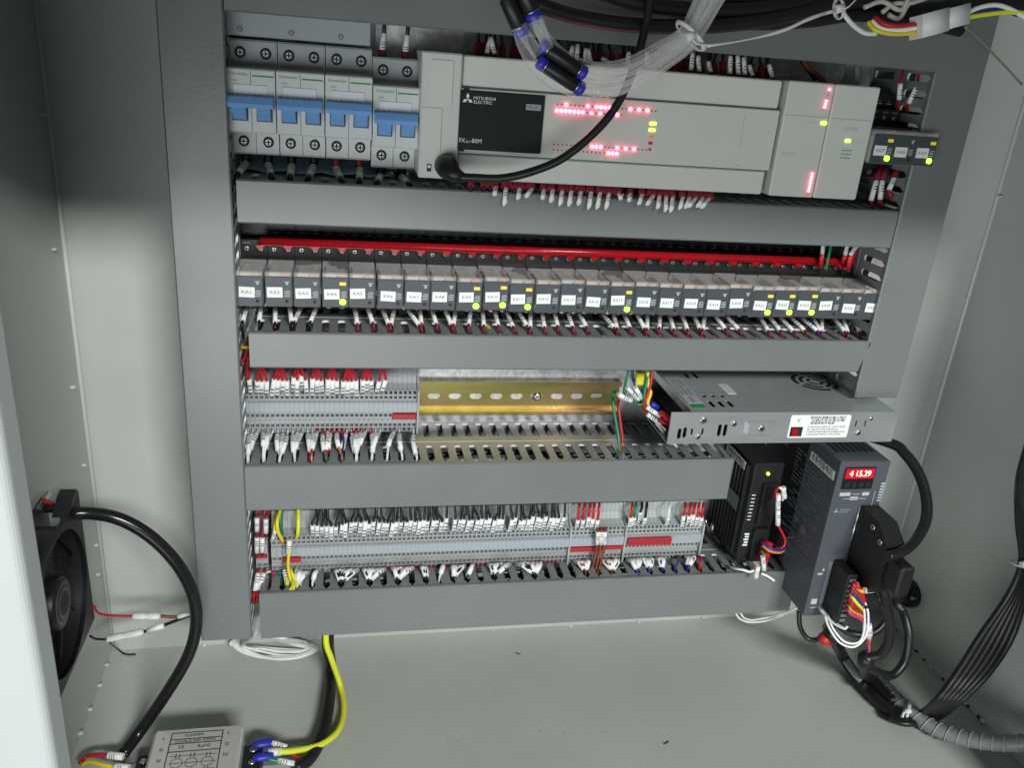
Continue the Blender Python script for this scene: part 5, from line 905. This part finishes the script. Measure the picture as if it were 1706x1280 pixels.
# ------------------------------------------------------------------ air tubes and loose harness at the top
YT = -.172
def push_fit(label, pts, r, out):
    t = thing('tube_connector', label, 'tube connector', pts[0], 'black push-in tube connectors')
    a, b_ = V(pts[0]), V(pts[1]); d = (b_ - a).normalized(); s = d.cross((CAMX - a).normalized()).normalized() * (r * .96)
    for k in (-1, 1):
        o_ = s * k; off = d * (r * .7 if k > 0 else -r * .2); q = MB(); P = [a + o_ + off, a + o_ + off + d * .001, b_ + o_ + off - d * .001, b_ + o_ + off]; q.tube(P, r, 16, rr=[r * .9, r, r, r * .9]); q.obj('barrel', 'connector_black', t)
        for e, dd in (((a, -d), (b_, d)) if out == 2 else ((b_, d),)):
            q = MB(); e = e + o_ + off; q.tube([e, e + dd * .0008], r * .93, 16); q.obj('steel_ring', 'screw', t); q = MB(); q.tube([e + dd * .0008, e + dd * .0044, e + dd * .0058], r, 16, rr=[r * 1.02, r * 1.02, r * .8]); q.obj('release_collar', 'blue_collar', t)
    return t
push_fit('black twin push-in connector at the top edge with blue collars', (A(853, -22, YT - .006), A(874, 28, YT - .006)), .0056, 1)
push_fit('black twin push-in connector with blue collars at both ends', (A(908, 94, YT - .004), A(959, 128, YT - .004)), .0047, 2)
TB = [('outer clear air tube bending from the top connector', ((861, 40, -.178), (873, 78, -.178), (893, 112, -.176), (930, 141, -.174), (985, 155, -.172), (1040, 146, -.170), (1100, 108, -.168), (1152, 66, -.167), (1216, -30, -.164))), ('inner clear air tube bending from the top connector', ((889, 26, -.176), (905, 58, -.176), (938, 92, -.172), (985, 112, -.168), (1040, 107, -.166), (1095, 80, -.166), (1145, 46, -.166), (1182, -30, -.164))), ('short clear tube between the two connectors, outer side', ((866, 42, -.182), (880, 66, -.182), (897, 89, -.180))), ('short clear tube between the two connectors, inner side', ((893, 28, -.182), (902, 52, -.182), (913, 80, -.180))), ('clear air tube leaving the lower blue collar', ((966, 138, -.176), (1000, 142, -.176), (1050, 131, -.175), (1100, 99, -.174), (1148, 60, -.172), (1205, -30, -.168))), ('clear air tube crossing lowest in the bundle', ((958, 140, -.170), (1000, 151, -.168), (1060, 137, -.167), (1112, 104, -.166), (1158, 64, -.166), (1212, -30, -.163))), ('clear air tube crossing highest in the bundle', ((985, 116, -.170), (1035, 115, -.170), (1090, 90, -.170), (1138, 54, -.170), (1178, -30, -.167))), ('clear air tube leaving the upper blue collar', ((978, 122, -.178), (1020, 124, -.178), (1065, 110, -.178), (1110, 84, -.177), (1152, 48, -.175), (1194, -30, -.170)))]
for lb, pts in TB:
    q = MB(); P = smooth(PY(*pts), 8); q.tube(P, .0039, 16, caps=False); o = q.obj('air_tube', 'clear_tube'); tag(o, lb, 'air tube', 'clear air tubes')
zip_tie('white cable tie round the clear air tubes', A(1150, 60, -.171), A(1185, 20, -.17) - A(1115, 96, -.17), .0125, PY((1168, 74, -.185), (1230, 68, -.180), (1300, 50, -.170), (1375, 22, -.165)))
cable('thin white wire stretched from the tube tie to the harness knot', PY((1178, 76, -.180), (1235, 66, -.176), (1300, 52, -.170), (1350, 30, -.166), (1388, 18, -.164)), .0012, 'zip', name='wire', n=7)
G = 'black cables along the top edge'
for j, (lb, pts, r) in enumerate((('drooping', ((860, -12, -.125), (905, 10, -.125), (965, 28, -.122), (1040, 40, -.120), (1120, 44, -.118), (1220, 40, -.118), (1330, 22, -.118), (1420, -15, -.118)), .0052), ('upper', ((1000, -14, -.118), (1060, 4, -.116), (1140, 14, -.114), (1240, 16, -.114), (1340, 2, -.114), (1400, -20, -.114)), .0056), ('middle', ((1090, 8, -.110), (1180, 26, -.110), (1280, 28, -.110), (1380, 12, -.110), (1440, -10, -.110)), .0056), ('rear', ((1180, 30, -.105), (1260, 38, -.105), (1350, 34, -.105), (1430, 24, -.105), (1530, 34, -.105), (1600, 50, -.10)), .0050), ('inner', ((1200, -8, -.108), (1300, -2, -.108), (1400, 2, -.108), (1500, -6, -.108)), .0060), ('far', ((1380, 12, -.103), (1450, 22, -.103), (1540, 16, -.103), (1640, 8, -.103), (1720, 6, -.103)), .0056))): cable('%s black cable slung across the top duct' % lb, PY(*pts), r, 'rubber', G)
t = thing('wire_connector', 'white plastic wire connector hanging at the top corner', 'connector', A(1565, 35, -.15)); a, b_ = A(1526, 46, -.150), A(1606, 24, -.150); q = MB(); ax = (b_ - a).normalized()
q.tube([a, a.lerp(b_, .55)],   .0125, 4, flat=.8, nx0=(.3, -.6, .75)); q.tube([a.lerp(b_, .45), b_], .0110, 4, flat=.8, nx0=(.3, -.6, .75)); q.obj('housing', 'frost', t)
for j, (w, lb, pts) in enumerate((('wire_yellow', 'yellow wire entering the white connector', ((1446, 36, -.140), (1460, 50, -.145), (1490, 56, -.148), (1528, 54, -.150))), ('white_wire', 'white wire entering the white connector', ((1452, 34, -.140), (1468, 47, -.145), (1495, 50, -.148), (1528, 46, -.150))), ('wire_red', 'red wire entering the white connector', ((1456, 28, -.138), (1475, 40, -.145), (1500, 43, -.148), (1528, 40, -.150))), ('white_wire', 'white wire leaving the white connector', ((1606, 24, -.150), (1632, 12, -.150), (1662, 8, -.150), (1690, 18, -.150), (1712, 32, -.150))), ('wire_yg', 'yellow wire leaving the white connector', ((1606, 30, -.150), (1640, 24, -.150), (1680, 20, -.150), (1715, 22, -.150))), ('wire_blue', 'dark blue wire leaving the white connector', ((1608, 22, -.149), (1636, 15, -.148), (1665, 14, -.148), (1695, 24, -.148))), ('white_wire', 'pale cord drooping from the harness knot', ((1405, 22, -.150), (1420, 40, -.145), (1440, 54, -.142), (1460, 56, -.140))))): lead(lb, 'harness wires at the top corner', PY(*pts), w, .0017)
zip_tie('white cable tie knot at the top harness', A(1398, 14, -.155), (1, 0, .3), .0065, PY((1412, 12, -.164), (1432, -8, -.162)), .0014)
for j, pts in enumerate((((1440, 12, -.14), (1470, 2, -.14), (1500, 16, -.14), (1515, -6, -.14)), ((1470, 20, -.138), (1490, 6, -.138), (1520, 4, -.138), (1560, -10, -.138)), ((1480, 24, -.136), (1498, 30, -.136), (1512, 8, -.136), (1530, -8, -.136)))): lead('%s grey cord tangled at the top harness' % nth(j + 1), 'tangled cords at the top', PY(*pts), 'relay_core', .0017)
q = MB(); q.tube(smooth([A(1608, 44, -.140), A(1640, 74, -.12), A(1672, 108, -.10), A(1702, 140, -.08)], 6), .0010, 7); tag(q.obj('support_rod', 'screw'), 'thin bright rod slanting down from the white connector', 'rod')
# clippings on the floor
for j, (u, v, du, dv) in enumerate(((1106, 1240, 8, -4), (860, 1088, 7, 2))):
    lead('tiny black wire clipping lying on the %s of the cabinet floor' % ('front', 'rear')[j], 'wire clippings on the floor', PZ((u, v, ZF + .0008), (u + du * .5, v + dv * .5 + 1, ZF + .0008), (u + du, v + dv, ZF + .0008)), 'wire_black', .0005, name='wire_clipping', cat='clipping')
# dust on the floor
rnd = random.Random(3); q = MB()
for _ in range(170):
    p = AZ(rnd.uniform(600, 1450), rnd.uniform(1080, 1275), ZF + .0002); r = rnd.uniform(.0002, .0006); q.add([(p.x + r * math.cos(a), p.y + r * math.sin(a), p.z + .0001) for a in (0, 1.6, 3.1, 4.4)], [(0, 1, 2, 3)])
o = q.obj('floor_dust', 'rubber'); o['kind'] = 'stuff'; tag(o, 'tiny dark specks of swarf on the cabinet floor', 'dust')
